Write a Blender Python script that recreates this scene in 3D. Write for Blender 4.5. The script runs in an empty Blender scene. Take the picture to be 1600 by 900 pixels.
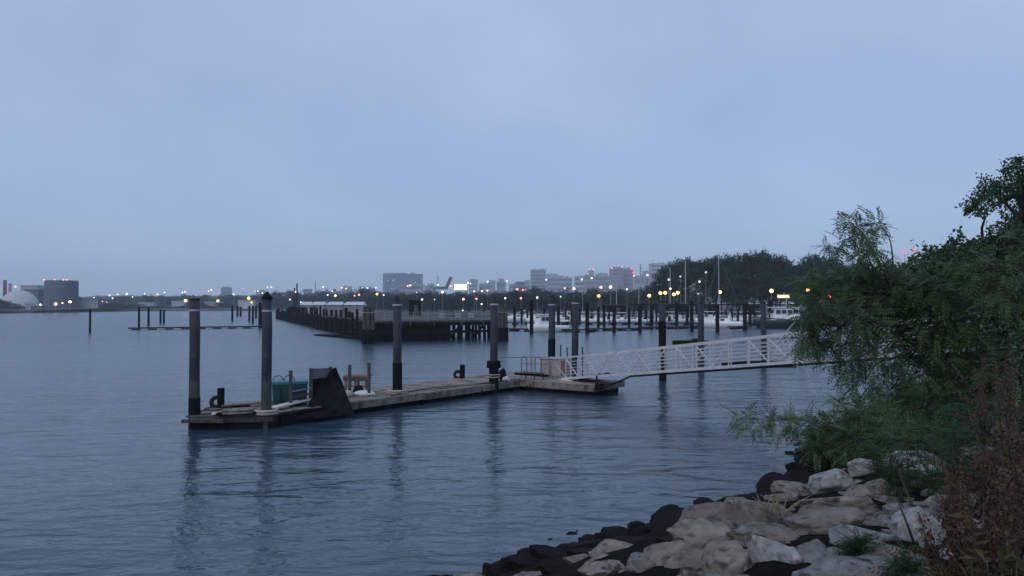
import bpy, bmesh, math, random
import numpy as np
from mathutils import Vector, Matrix, noise as mnoise
R = math.radians
random.seed(7); rng = np.random.default_rng(7)
S = bpy.context.scene
COL = S.collection
# ---------------------------------------------------------------- camera, sky, sun, exposure
H = 4.6; F = 1220.0; PITCH = math.atan(26 / 1220)
cam = bpy.data.objects.new('camera', bpy.data.cameras.new('camera')); COL.objects.link(cam)
cam.location = (0, 0, H); cam.rotation_euler = (R(90) + PITCH, 0, 0)
cam.data.sensor_width = 36; cam.data.lens = 36 * F / 1600; cam.data.clip_end = 20000; cam.data.clip_start = .1
S.camera = cam
W = bpy.data.worlds.new('World'); S.world = W; W.use_nodes = True
SUN_EL, SUN_AZ = 38, 215          # soft light through the cloud, from behind and left of the camera
def world():
    nt = W.node_tree; nt.nodes.clear(); N = nt.nodes.new; L = nt.links.new
    out = N('ShaderNodeOutputWorld'); add = N('ShaderNodeAddShader')
    sky = N('ShaderNodeTexSky'); sky.sky_type = 'NISHITA'; sky.sun_disc = False
    sky.sun_elevation = R(SUN_EL); sky.sun_rotation = R(SUN_AZ); sky.air_density = 1.0; sky.dust_density = .5; sky.ozone_density = 3
    b1 = N('ShaderNodeBackground'); b1.inputs[1].default_value = .05 * .35
    L(sky.outputs[0], b1.inputs[0])
    tc = N('ShaderNodeTexCoord'); sp = N('ShaderNodeSeparateXYZ'); L(tc.outputs['Generated'], sp.inputs[0])
    rp = N('ShaderNodeValToRGB'); cr = rp.color_ramp
    cr.elements[0].position = 0; cr.elements[0].color = (.295, .42, .645, 1)
    cr.elements[1].position = 1; cr.elements[1].color = (.31, .41, .63, 1)
    for p, c in ((.08, (.295, .41, .63, 1)), (.2, (.325, .435, .645, 1)), (.38, (.37, .475, .69, 1))):
        e = cr.elements.new(p); e.color = c
    L(sp.outputs[2], rp.inputs[0])
    mp = N('ShaderNodeMapping'); mp.inputs['Scale'].default_value = (1.5, 1.5, 2.4); L(tc.outputs['Generated'], mp.inputs[0])
    no = N('ShaderNodeTexNoise'); no.inputs['Scale'].default_value = 2.2; no.inputs['Detail'].default_value = 4; no.inputs['Roughness'].default_value = .5
    L(mp.outputs[0], no.inputs[0])
    r2 = N('ShaderNodeValToRGB'); r2.color_ramp.elements[0].position = .32; r2.color_ramp.elements[0].color = (.90, .915, .93, 1)
    r2.color_ramp.elements[1].position = .72; r2.color_ramp.elements[1].color = (1.12, 1.085, 1.06, 1)
    L(no.outputs[0], r2.inputs[0])
    mx = N('ShaderNodeMix'); mx.data_type = 'RGBA'; mx.blend_type = 'MULTIPLY'; mx.inputs[0].default_value = 1
    L(rp.outputs[0], mx.inputs[6]); L(r2.outputs[0], mx.inputs[7])
    b2 = N('ShaderNodeBackground'); b2.inputs[1].default_value = 1.0; L(mx.outputs[2], b2.inputs[0])
    L(b1.outputs[0], add.inputs[0]); L(b2.outputs[0], add.inputs[1]); L(add.outputs[0], out.inputs[0])
world()
sun = bpy.data.objects.new('sun', bpy.data.lights.new('sun', 'SUN')); COL.objects.link(sun)
sun.data.energy = .9; sun.data.angle = R(50); sun.data.color = (1, .93, .86)
sun.rotation_euler = Vector((math.sin(R(SUN_AZ)) * math.cos(R(SUN_EL)), math.cos(R(SUN_AZ)) * math.cos(R(SUN_EL)), math.sin(R(SUN_EL)))).to_track_quat('Z', 'Y').to_euler()
S.view_settings.view_transform = 'Standard'; S.view_settings.look = 'None'; S.view_settings.gamma = 1
S.view_settings.exposure = 0; S.view_settings.use_curve_mapping = False
S.render.engine = 'CYCLES'
cy = S.cycles; cy.use_denoising = True; cy.max_bounces = 6; cy.diffuse_bounces = 2; cy.glossy_bounces = 3; cy.transmission_bounces = 3
cy.volume_bounces = 1; cy.transparent_max_bounces = 6; cy.sample_clamp_indirect = 1.5; cy.caustics_reflective = False; cy.caustics_refractive = False

# ---------------------------------------------------------------- helpers
def ray(px, py):
    x = (px - 800) / F; y = (450 - py) / F
    return Vector((x, math.cos(PITCH) - y * math.sin(PITCH), math.sin(PITCH) + y * math.cos(PITCH)))
def at(px, py, Y):
    d = ray(px, py); return Vector((0, 0, H)) + d * (Y / d.y)
def onz(px, py, z=0.):
    d = ray(px, py); return Vector((0, 0, H)) + d * ((z - H) / d.z)
def gx(px, Y): return (px - 800) / F * Y
ORG = {}
class MB:
    def __init__(s): s.v = []; s.f = []
    def poly(s, pts):
        n = len(s.v); s.v += [tuple(p) for p in pts]; s.f.append(tuple(range(n, n + len(pts)))); return s
    def box(s, c, d, rz=0., M=None):
        n = len(s.v); hx, hy, hz = d[0] / 2, d[1] / 2, d[2] / 2; ca, sa = math.cos(rz), math.sin(rz)
        for z in (-hz, hz):
            for x, y in ((-hx, -hy), (hx, -hy), (hx, hy), (-hx, hy)):
                p = Vector((x, y, z))
                if M is not None: p = M @ p
                s.v.append((c[0] + p.x * ca - p.y * sa, c[1] + p.x * sa + p.y * ca, c[2] + p.z))
        s.f += [(n, n + 3, n + 2, n + 1), (n + 4, n + 5, n + 6, n + 7)] + [(n + i, n + (i + 1) % 4, n + 4 + (i + 1) % 4, n + 4 + i) for i in range(4)]
        return s
    def bar(s, a, b, w, h):              # a rectangular bar from a to b
        a = Vector(a); b = Vector(b); d = b - a; L = d.length
        if L < 1e-6: return s
        d.normalize(); up = Vector((0, 0, 1)) if abs(d.z) < .95 else Vector((0, 1, 0))
        x = d.cross(up).normalized(); z = x.cross(d)
        return s.box((a + b) / 2, (w, L, h), 0, Matrix((x, d, z)).transposed())
    def tube(s, pts, rs, n=8, cap=True):
        pts = [Vector(p) for p in pts]
        if not isinstance(rs, (list, tuple)): rs = [rs] * len(pts)
        base = len(s.v); prev = None
        for i, p in enumerate(pts):
            d = (pts[min(i + 1, len(pts) - 1)] - pts[max(i - 1, 0)])
            if d.length < 1e-9: d = Vector((0, 0, 1))
            d.normalize()
            if prev is None:
                x = d.cross(Vector((0, 0, 1)) if abs(d.z) < .9 else Vector((1, 0, 0))).normalized()
            else:
                x = (prev - d * prev.dot(d)).normalized()
            prev = x; y = d.cross(x)
            for k in range(n):
                a = 2 * math.pi * k / n; s.v.append(tuple(p + (x * math.cos(a) + y * math.sin(a)) * rs[i]))
        for i in range(len(pts) - 1):
            for k in range(n):
                a = base + i * n + k; b = base + i * n + (k + 1) % n; s.f.append((a, b, b + n, a + n))
        if cap:
            s.f.append(tuple(base + k for k in reversed(range(n)))); m = base + (len(pts) - 1) * n; s.f.append(tuple(m + k for k in range(n)))
        return s
    def ring(s, c, r, t, n=20, m=8, M=None, a0=0, a1=2 * math.pi):
        full = abs(a1 - a0 - 2 * math.pi) < 1e-6; base = len(s.v); k = n if full else n + 1
        for i in range(k):
            a = a0 + (a1 - a0) * i / n
            for j in range(m):
                b = 2 * math.pi * j / m; p = Vector(((r + t * math.cos(b)) * math.cos(a), (r + t * math.cos(b)) * math.sin(a), t * math.sin(b)))
                if M is not None: p = M @ p
                s.v.append((c[0] + p.x, c[1] + p.y, c[2] + p.z))
        for i in range(n):
            for j in range(m):
                a = base + i * m + j; b = base + i * m + (j + 1) % m
                c2 = base + ((i + 1) % k) * m + j; d2 = base + ((i + 1) % k) * m + (j + 1) % m
                s.f.append((a, c2, d2, b))
        return s
    def sphere(s, c, r, n=8, m=6, sz=1.):
        pts = []; rs = []
        for i in range(m + 1):
            a = -math.pi / 2 + math.pi * i / m; pts.append((c[0], c[1], c[2] + r * sz * math.sin(a))); rs.append(max(r * math.cos(a), r * .02))
        return s.tube(pts, rs, n)
    def prism(s, poly, z0, z1):
        n = len(s.v); k = len(poly)
        s.v += [(p[0], p[1], z0) for p in poly] + [(p[0], p[1], z1) for p in poly]
        s.f.append(tuple(n + i for i in reversed(range(k)))); s.f.append(tuple(n + k + i for i in range(k)))
        s.f += [(n + i, n + (i + 1) % k, n + k + (i + 1) % k, n + k + i) for i in range(k)]
        return s
    def build(s, name, m, parent=None, smooth=False, bevel=0):
        o3 = ORG.get(parent.name, Vector()) if parent else Vector()
        me = bpy.data.meshes.new(name); me.from_pydata([(x - o3.x, y - o3.y, z - o3.z) for x, y, z in s.v], [], s.f); me.validate()
        if smooth: me.polygons.foreach_set('use_smooth', [True] * len(me.polygons))
        o = bpy.data.objects.new(name, me); COL.objects.link(o)
        if m: me.materials.append(m)
        if parent: o.parent = parent; ORG[o.name] = o3
        if bevel:
            md = o.modifiers.new('b', 'BEVEL'); md.width = bevel; md.segments = 2; md.limit_method = 'ANGLE'
        return o
def tag(o, label=None, cat=None, group=None, kind=None):
    if label: o['label'] = label
    if cat: o['category'] = cat
    if group: o['group'] = group
    if kind: o['kind'] = kind
    return o
def thing(name, label, cat, loc=(0, 0, 0), group=None, proto=False):
    o = bpy.data.objects.new(name, None); COL.objects.link(o); o.location = loc; o.empty_display_size = .3
    ORG[o.name] = Vector() if proto else Vector(loc)
    return tag(o, label, cat, group)
def copy_tree(o, parent=None):
    c = o.copy(); COL.objects.link(c)
    if parent: c.parent = parent
    for ch in list(o.children): copy_tree(ch, c)
    return c
def drop(o):
    for ch in list(o.children): drop(ch)
    bpy.data.objects.remove(o)
ORD = ['', 'second ', 'third ', 'fourth ', 'fifth ', 'sixth ', 'seventh ', 'eighth ', 'ninth ', 'tenth ']
AUTO = []
def auto(o, px, desc): AUTO.append((o, px, desc)); return o
LAND = [(12, 'white dome'), (80, 'storage tank'), (130, 'low white shed'), (198, 'dark hillside shed'), (228, 'middle low warehouse'), (281, 'left mooring pile'), (350, 'hilltop block'), (390, 'right amber floodlight'), (460, 'twin masts'),
        (515, 'middle white-roofed shed'), (552, 'nearest white-roofed shed'), (628, 'blue office block'), (694, 'raised drawbridge'), (720, 'lit billboard'), (785, 'right pier corner'), (812, 'red-lamped building'), (842, 'stepped grey tower'), (898, 'gangway-foot pile'),
        (921, 'red-topped tower'), (972, 'broad brownish tower'), (1035, 'long-sleeved pile'), (1077, 'tallest sailboat mast'), (1130, 'second tall mast'), (1193, 'upper gangway pile'), (1224, 'lit yellow sign'), (1296, 'red signal light'), (1420, 'red beacons')]
def autolabel():
    g = {}
    for o, px, d in AUTO:
        l = min(LAND, key=lambda t: abs(t[0] - px)); side = 'right' if px >= l[0] else 'left'
        g.setdefault((d, l[1], side), []).append((abs(px - l[0]), o))
    for (d, l, side), it in g.items():
        it.sort(key=lambda t: t[0])
        for i, (_, o) in enumerate(it):
            o['label'] = d + (', %s of the %s' % (side, l) if len(it) == 1 else ', %s%s of the %s' % (ORD[i] if i else 'first ', side, l))

# ---------------------------------------------------------------- materials
def mat(name, c1, c2=None, rough=.8, scale=3., bump=0., bscale=None, metal=0., stretch=(1, 1, 1), detail=5, island=0., spec=.3, coord='Object', pos=(.35, .7), c3=None, c3scale=1., c3pos=(.55, .7)):
    m = bpy.data.materials.new(name); m.use_nodes = True; nt = m.node_tree; N = nt.nodes.new; L = nt.links.new
    p = nt.nodes['Principled BSDF']; p.inputs['Roughness'].default_value = rough; p.inputs['Metallic'].default_value = metal
    p.inputs['Specular IOR Level'].default_value = spec; p.inputs['Base Color'].default_value = (*c1, 1)
    if c2 is None and not bump: return m
    tc = N('ShaderNodeTexCoord'); mp = N('ShaderNodeMapping'); mp.inputs['Scale'].default_value = stretch; L(tc.outputs[coord], mp.inputs[0])
    no = N('ShaderNodeTexNoise'); no.inputs['Scale'].default_value = scale; no.inputs['Detail'].default_value = detail; no.inputs['Roughness'].default_value = .6; L(mp.outputs[0], no.inputs[0])
    if c2 is not None:
        rp = N('ShaderNodeValToRGB'); rp.color_ramp.elements[0].color = (*c1, 1); rp.color_ramp.elements[1].color = (*c2, 1)
        rp.color_ramp.elements[0].position, rp.color_ramp.elements[1].position = pos; L(no.outputs[0], rp.inputs[0])
        cur = rp.outputs[0]
        if c3:
            n3 = N('ShaderNodeTexNoise'); n3.inputs['Scale'].default_value = c3scale; n3.inputs['Detail'].default_value = 6; L(tc.outputs[coord], n3.inputs[0])
            r3 = N('ShaderNodeValToRGB'); r3.color_ramp.elements[0].position, r3.color_ramp.elements[1].position = c3pos; L(n3.outputs[0], r3.inputs[0])
            mx = N('ShaderNodeMix'); mx.data_type = 'RGBA'; L(r3.outputs[0], mx.inputs[0]); L(cur, mx.inputs[6]); mx.inputs[7].default_value = (*c3, 1); cur = mx.outputs[2]
        if island:
            ge = N('ShaderNodeNewGeometry'); mr = N('ShaderNodeMapRange'); mr.inputs[3].default_value = 1 - island; mr.inputs[4].default_value = 1 + island
            L(ge.outputs['Random Per Island'], mr.inputs[0])
            mx = N('ShaderNodeVectorMath'); mx.operation = 'SCALE'; L(cur, mx.inputs[0]); L(mr.outputs[0], mx.inputs['Scale']); cur = mx.outputs[0]
        L(cur, p.inputs['Base Color'])
    if bump:
        nb = no
        if bscale:
            nb = N('ShaderNodeTexNoise'); nb.inputs['Scale'].default_value = bscale; nb.inputs['Detail'].default_value = 8; nb.inputs['Roughness'].default_value = .65; L(mp.outputs[0], nb.inputs[0])
        bp = N('ShaderNodeBump'); bp.inputs['Strength'].default_value = 1; bp.inputs['Distance'].default_value = bump; L(nb.outputs[0], bp.inputs['Height']); L(bp.outputs[0], p.inputs['Normal'])
    return m
def glow(name, c, st):
    m = bpy.data.materials.new(name); m.use_nodes = True; nt = m.node_tree; nt.nodes.clear()
    e = nt.nodes.new('ShaderNodeEmission'); e.inputs[0].default_value = (*c, 1); e.inputs[1].default_value = st
    o = nt.nodes.new('ShaderNodeOutputMaterial'); nt.links.new(e.outputs[0], o.inputs[0])
    m.cycles.emission_sampling = 'NONE'; return m
def leafmat(name, c1, c2, scale=.8, island=.35):
    m = mat(name, c1, c2, rough=.55, scale=scale, island=island, spec=.25, detail=3)
    nt = m.node_tree; p = nt.nodes['Principled BSDF']; out = nt.nodes['Material Output']
    t = nt.nodes.new('ShaderNodeBsdfTranslucent'); mx = nt.nodes.new('ShaderNodeMixShader'); mx.inputs[0].default_value = .3
    nt.links.new(p.inputs['Base Color'].links[0].from_socket, t.inputs[0]); nt.links.new(p.outputs[0], mx.inputs[1]); nt.links.new(t.outputs[0], mx.inputs[2]); nt.links.new(mx.outputs[0], out.inputs[0])
    return m
M = {}
M['pile'] = mat('pile_plastic', (.026, .029, .038), (.052, .056, .066), .65, 2.5, .01, 14, stretch=(1, 1, .25), c3=(.075, .10, .07), c3scale=1.3, c3pos=(.6, .68))
M['pile_moss'] = mat('mossy_pile', (.04, .055, .045), (.09, .115, .075), .75, 3, .01, 14, stretch=(1, 1, .35))
M['black'] = mat('black_rubber', (.007, .007, .009), (.014, .014, .018), .8, 6, .004, 20, spec=.08)
M['band'] = mat('pale_band', (.30, .31, .34), (.42, .43, .46), .6, 8)
M['wood'] = mat('grey_timber', (.17, .145, .125), (.34, .30, .26), .85, 6, .006, 30, stretch=(1, 1, 1), island=.28, c3=(.09, .075, .065), c3scale=1.2)
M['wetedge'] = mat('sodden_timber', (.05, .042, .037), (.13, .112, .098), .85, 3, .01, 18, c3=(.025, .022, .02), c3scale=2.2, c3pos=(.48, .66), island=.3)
M['edge'] = mat('edge_timber', (.13, .115, .10), (.30, .27, .23), .85, 3, .01, 18, c3=(.06, .05, .045), c3scale=2.2, c3pos=(.5, .68))
M['darkwood'] = mat('dark_timber', (.004, .004, .005), (.012, .0115, .012), .9, 2, .02, 9, spec=.08)
M['oldwood'] = mat('weathered_pier_timber', (.04, .039, .041), (.09, .086, .086), .85, 1.5, .01, 9, island=.2)
M['post'] = mat('post_timber', (.06, .055, .055), (.12, .11, .10), .85, 8, .004, 30)
M['redwood'] = mat('reddish_timber', (.12, .075, .065), (.21, .14, .12), .8, 6, .004, 25)
M['teal'] = mat('teal_plastic', (.008, .046, .056), (.012, .068, .08), .55, 3)
M['teal_lid'] = mat('teal_lid', (.025, .155, .17), (.04, .215, .225), .45, 3)
M['whitewood'] = mat('white_painted_board', (.55, .55, .53), (.74, .74, .72), .6, 6)
M['white'] = mat('white_gelcoat', (.78, .78, .78), (.86, .86, .85), .35, .8, spec=.5)
M['alu'] = mat('aluminium', (.44, .44, .46), (.62, .61, .63), .5, 2.5, metal=.0, spec=.5)
M['alu_dark'] = mat('aluminium_deck', (.16, .16, .17), (.24, .24, .25), .6, 4)
M['pink'] = mat('pinkish_paint', (.33, .285, .29), (.45, .395, .40), .7, 3)
M['rust'] = mat('rusty_rail', (.15, .085, .085), (.24, .145, .14), .8, 8)
M['rope'] = mat('pale_rope', (.33, .30, .25), (.5, .46, .4), .9, 30)
M['net'] = mat('grey_net', (.10, .10, .105), (.16, .16, .165), .9, 30)
M['glass'] = mat('dark_glass', (.03, .04, .05), (.05, .07, .08), .12, 2, spec=.6)
M['navy'] = mat('navy_hull', (.012, .017, .026), (.022, .03, .04), .35, 1, spec=.5)
M['dgreen'] = mat('dark_green_hull', (.012, .03, .026), (.02, .045, .04), .4, 1, spec=.5)
M['steel'] = mat('galvanised_steel', (.25, .26, .28), (.34, .35, .37), .5, 5)
M['conc'] = mat('concrete', (.24, .235, .22), (.34, .335, .32), .9, 1, .01, 12)
M['soil'] = mat('bank_soil', (.006, .0055, .005), (.018, .015, .012), .95, 2.5, .05, 9, coord='Object', spec=.05)
M['land'] = mat('shore_land', (.05, .06, .06), (.11, .12, .12), .95, .02)
M['bark'] = mat('bark', (.035, .03, .027), (.08, .07, .06), .9, 10, .02, 25, stretch=(1, 1, .3))
M['leaf'] = leafmat('locust_leaf', (.040, .074, .029), (.112, .182, .072), .9)
M['leaf_low'] = leafmat('shrub_leaf', (.045, .088, .027), (.125, .215, .068), .9)
M['leaf_dark'] = leafmat('dark_tree_leaf', (.026, .050, .020), (.062, .108, .042), .6)
M['leaf_mid'] = leafmat('marina_tree_leaf', (.014, .034, .017), (.046, .088, .038), .16)
M['leaf_far'] = leafmat('far_tree_leaf', (.022, .045, .034), (.05, .085, .055), .08)
M['seed'] = leafmat('rusty_seed', (.11, .060, .045), (.185, .108, .08), 3, .4)
M['weed'] = leafmat('olive_weed_leaf', (.065, .062, .022), (.15, .13, .055), 2, .35)
M['fern'] = leafmat('green_weed_leaf', (.025, .06, .022), (.06, .12, .045), 2, .35)
M['straw'] = mat('dry_straw', (.17, .145, .10), (.28, .245, .17), .9, 4)
M['bluebld'] = mat('blue_glass_facade', (.17, .24, .36), (.23, .31, .43), .4, .05)  # facade blue lightened to carry part of the distance haze
M['greybld'] = mat('grey_facade', (.30, .33, .38), (.38, .41, .46), .85, .05)  # grey paled towards blue, distance haze partly put into the colour
M['brownbld'] = mat('brown_facade', (.30, .285, .31), (.38, .36, .38), .85, .05)  # brown paled and blued, with some distance haze in the tone
M['darkbld'] = mat('dark_tank_wall', (.09, .095, .14), (.13, .135, .18), .8, .06, stretch=(1, 1, .1))
M['palebld'] = mat('pale_wall', (.42, .44, .46), (.55, .57, .58), .8, .1)
M['winband'] = mat('window_band', (.13, .17, .22), (.20, .24, .30), .3, .1)
M['redstack'] = mat('red_stack', (.30, .05, .08), (.36, .08, .11), .8, .2)
M['roofwhite'] = mat('white_roof', (.52, .53, .55), (.62, .62, .63), .6, .5)
M['shedwall'] = mat('shed_wall', (.22, .225, .23), (.30, .30, .31), .85, .8)
M['greensteel'] = mat('green_steel', (.03, .16, .12), (.05, .20, .15), .6, .3)
M['tyre'] = mat('tyre_rubber', (.012, .012, .013), (.022, .022, .022), .8, 8)
G = {'w': glow('white_lamp', (.95, .97, 1), 2.2), 'W': glow('bright_white_lamp', (1, .78, .48), 4), 'a': glow('amber_lamp', (1, .46, .12), 3), 'A': glow('bright_amber_lamp', (1, .52, .16), 5.5),
     'p': glow('pink_lamp', (1, .34, .28), 3), 'r': glow('red_lamp', (1, .05, .08), 3), 'd': glow('dim_lamp', (.8, .9, .95), .9), 'y': glow('yellow_lamp', (1, .85, .3), 5), 'sign': glow('lit_sign_face', (1, .95, .80), 1.7), 'ysign': glow('lit_yellow_sign_face', (1, .80, .42), 1.8), 'win': glow('lit_window', (1, .9, .74), .55)}
def rockmat(name, a, b, c, c3pos=(.5, .66), spec=.2):
    return mat(name, a, b, .9, 3.2, .05, 5, coord='Object', c3=c, c3scale=4.2, c3pos=c3pos, detail=10, spec=spec)
RM = {'tan': rockmat('tan_rock', (.17, .15, .128), (.36, .322, .278), (.07, .063, .058)),
      'brown': rockmat('brown_rock', (.14, .12, .105), (.27, .235, .205), (.075, .066, .06)),
      'grey': rockmat('grey_rock', (.145, .15, .15), (.32, .325, .32), (.07, .072, .075)),
      'pale': rockmat('pale_rock', (.21, .215, .215), (.44, .45, .44), (.12, .115, .11)),
      'wet': rockmat('wet_dark_rock', (.006, .0055, .0055), (.018, .015, .014), (.009, .011, .007), spec=.12)}

# ---------------------------------------------------------------- water
def make_water():
    b = MB(); b.poly([(-2600, -150, 0), (2600, -150, 0), (2600, 3300, 0), (-2600, 3300, 0)])
    m = bpy.data.materials.new('harbour_water'); m.use_nodes = True; nt = m.node_tree; N = nt.nodes.new; L = nt.links.new
    p = nt.nodes['Principled BSDF']; p.inputs['Base Color'].default_value = (.030, .059, .086, 1); p.inputs['Roughness'].default_value = .07; p.inputs['IOR'].default_value = 1.345
    tc = N('ShaderNodeTexCoord')
    def wave(scale, rot, sx, det, amp):
        mp = N('ShaderNodeMapping'); mp.inputs['Rotation'].default_value = (0, 0, R(rot)); mp.inputs['Scale'].default_value = (sx, 1, 1); L(tc.outputs['Object'], mp.inputs[0])
        n = N('ShaderNodeTexNoise'); n.inputs['Scale'].default_value = scale; n.inputs['Detail'].default_value = det; n.inputs['Roughness'].default_value = .55; n.inputs['Distortion'].default_value = .4; L(mp.outputs[0], n.inputs[0])
        mu = N('ShaderNodeMath'); mu.operation = 'MULTIPLY'; mu.inputs[1].default_value = amp; L(n.outputs[0], mu.inputs[0]); return mu.outputs[0]
    hs = [wave(.20, 12, .5, 2, .16), wave(.62, -14, .45, 2, .145), wave(1.7, 8, .5, 3, .072), wave(6, -20, .7, 2, .012)]
    cur = hs[0]
    for h in hs[1:]:
        a = N('ShaderNodeMath'); a.operation = 'ADD'; L(cur, a.inputs[0]); L(h, a.inputs[1]); cur = a.outputs[0]
    wp = N('ShaderNodeMapping'); wp.inputs['Scale'].default_value = (.6, 1.3, 1); wp.inputs['Rotation'].default_value = (0, 0, R(18)); L(tc.outputs['Object'], wp.inputs[0])
    wn = N('ShaderNodeTexNoise'); wn.inputs['Scale'].default_value = .055; wn.inputs['Detail'].default_value = 3; L(wp.outputs[0], wn.inputs[0])     # patches of wind and slick
    wr = N('ShaderNodeMapRange'); wr.inputs[1].default_value = .35; wr.inputs[2].default_value = .65; wr.inputs[3].default_value = .75; wr.inputs[4].default_value = 1.3; L(wn.outputs[0], wr.inputs[0])
    a = N('ShaderNodeMath'); a.operation = 'MULTIPLY'; L(cur, a.inputs[0]); L(wr.outputs[0], a.inputs[1]); cur = a.outputs[0]
    sx = N('ShaderNodeSeparateXYZ'); L(tc.outputs['Object'], sx.inputs[0]); yr = N('ShaderNodeMapRange'); yr.inputs[1].default_value = 28; yr.inputs[2].default_value = 120; yr.inputs[3].default_value = 1; yr.inputs[4].default_value = .7; L(sx.outputs[1], yr.inputs[0])
    a = N('ShaderNodeMath'); a.operation = 'MULTIPLY'; L(cur, a.inputs[0]); L(yr.outputs[0], a.inputs[1]); rr0 = N('ShaderNodeMapRange'); rr0.inputs[1].default_value = 18; rr0.inputs[2].default_value = 110; rr0.inputs[3].default_value = .16; rr0.inputs[4].default_value = .26; L(sx.outputs[1], rr0.inputs[0]); L(rr0.outputs[0], p.inputs['Roughness'])
    cur = a.outputs[0]      # calmer in the open harbour
    bp = N('ShaderNodeBump'); bp.inputs['Strength'].default_value = 1; bp.inputs['Distance'].default_value = 1.0; L(cur, bp.inputs['Height']); L(bp.outputs[0], p.inputs['Normal'])
    tag(b.build('water', m), kind='structure')
make_water()

# ---------------------------------------------------------------- land
SH = [(-14, -20), (-9, 4), (-5, 9), (-.7, 13.4), (1.6, 15.6), (5.1, 18.6), (7.4, 20.9), (9.4, 25.5), (12.6, 30.5), (16.6, 36), (24, 46), (40, 75), (62, 120), (80, 170), (92, 215), (95, 260)]
def shore_s(x, y):
    best = 1e9; sg = 1
    for (ax, ay), (bx, by) in zip(SH, SH[1:]):
        dx, dy = bx - ax, by - ay; t = max(0, min(1, ((x - ax) * dx + (y - ay) * dy) / (dx * dx + dy * dy)))
        qx, qy = x - ax - t * dx, y - ay - t * dy; d = qx * qx + qy * qy
        if d < best: best = d; sg = 1 if (dx * qy - dy * qx) < 0 else -1
    return sg * math.sqrt(best)
def bank_z(x, y):
    s = shore_s(x, y)
    if s < 0: return max(-2.5, s * .5) - .05
    z = .42 * s if s < 5 else 2.1 + .9 * (1 - math.exp(-(s - 5) / 2.2))
    return z - .08
def on_bank(px, py, up=0.):
    d = ray(px, py); t = 2.
    while t < 90:
        p = Vector((0, 0, H)) + d * t
        if p.z - up < max(bank_z(p.x, p.y), -.1): return p
        t += .05
    return None
def make_bank():
    xs = np.concatenate([np.arange(-16, 20, .5), np.arange(20, 60, 2), np.arange(60, 240, 9)]); ys = np.concatenate([np.arange(-18, 38, .5), np.arange(38, 80, 2), np.arange(80, 262, 8)])
    b = MB(); nx, ny = len(xs), len(ys)
    for y in ys:
        for x in xs:
            z = bank_z(x, y) + .16 * mnoise.noise((x * .9, y * .9, 0)) + .07 * mnoise.noise((x * 2.3, y * 2.3, 5))
            b.v.append((x, y, z))
    for j in range(ny - 1):
        for i in range(nx - 1):
            a = j * nx + i
            if max(b.v[a][2], b.v[a + 1][2], b.v[a + nx][2], b.v[a + nx + 1][2]) > -1.6: b.f.append((a, a + 1, a + nx + 1, a + nx))
    tag(b.build('bank_ground', M['soil'], smooth=True), kind='structure')
make_bank()
FS = [(-700, 490.5), (-200, 490), (50, 489), (110, 487.3), (250, 486), (420, 485.5), (520, 487), (640, 494), (793, 498), (900, 500), (1000, 502), (1100, 503), (1300, 504), (1420, 504)]
FSP = [onz(x, y) for x, y in FS]
def shoreY(px):
    for (a, A), (b, B) in zip(zip([f[0] for f in FS], FSP), zip([f[0] for f in FS[1:]], FSP[1:])):
        if a <= px <= b:
            t = (px - a) / (b - a); return A.y * (1 - t) + B.y * t
    return FSP[-1].y if px > 800 else FSP[0].y
def make_far():
    b = MB(); rows = [(0, -1.5), (1.5, 1.0), (8, 1.6), (70, 2.2), (300, 3.5), (900, 5), (2400, 7)]
    P = FSP + [Vector((260, 205, 0)), Vector((2300, 150, 0))]; P[0] = Vector((-2500, P[0].y, 0))
    for dy, z in rows:
        for p in P: b.v.append((p.x, min(p.y + dy, 3200), z))
    n = len(P)
    for j in range(len(rows) - 1):
        for i in range(n - 1): b.f.append((j * n + i, j * n + i + 1, (j + 1) * n + i + 1, (j + 1) * n + i))
    tag(b.build('far_ground', M['land']), kind='structure')
    h = MB(); rr = random.Random(3)                      # the low hills behind the far shore
    def hill(px0, px1, Y, top, dep, seed):
        n = 60; m = 8; base = len(h.v)
        for j in range(m + 1):
            v = j / m
            for i in range(n + 1):
                u = i / n; px = px0 + (px1 - px0) * u; y = Y + dep * v
                hh = (H + (476 - top) / F * Y) * math.sin(math.pi * min(1, v * 1.15 + .02) * .87) * min(1, u * 6, (1 - u) * 6) ** .6
                hh *= 1 + .16 * mnoise.noise((u * 9 + seed, v * 2, seed)) + .07 * mnoise.noise((u * 40, v * 6, seed))
                h.v.append((gx(px, y), y, max(hh, 0) + 1))
        for j in range(m):
            for i in range(n):
                a = base + j * (n + 1) + i; h.f.append((a, a + 1, a + n + 2, a + n + 1))
    hill(95, 640, 760, 464.5, 260, 1); hill(60, 560, 1150, 461, 350, 4); hill(500, 1100, 900, 458, 400, 8)
    tag(h.build('hills', M['land'], smooth=True), kind='structure')
make_far()

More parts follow.
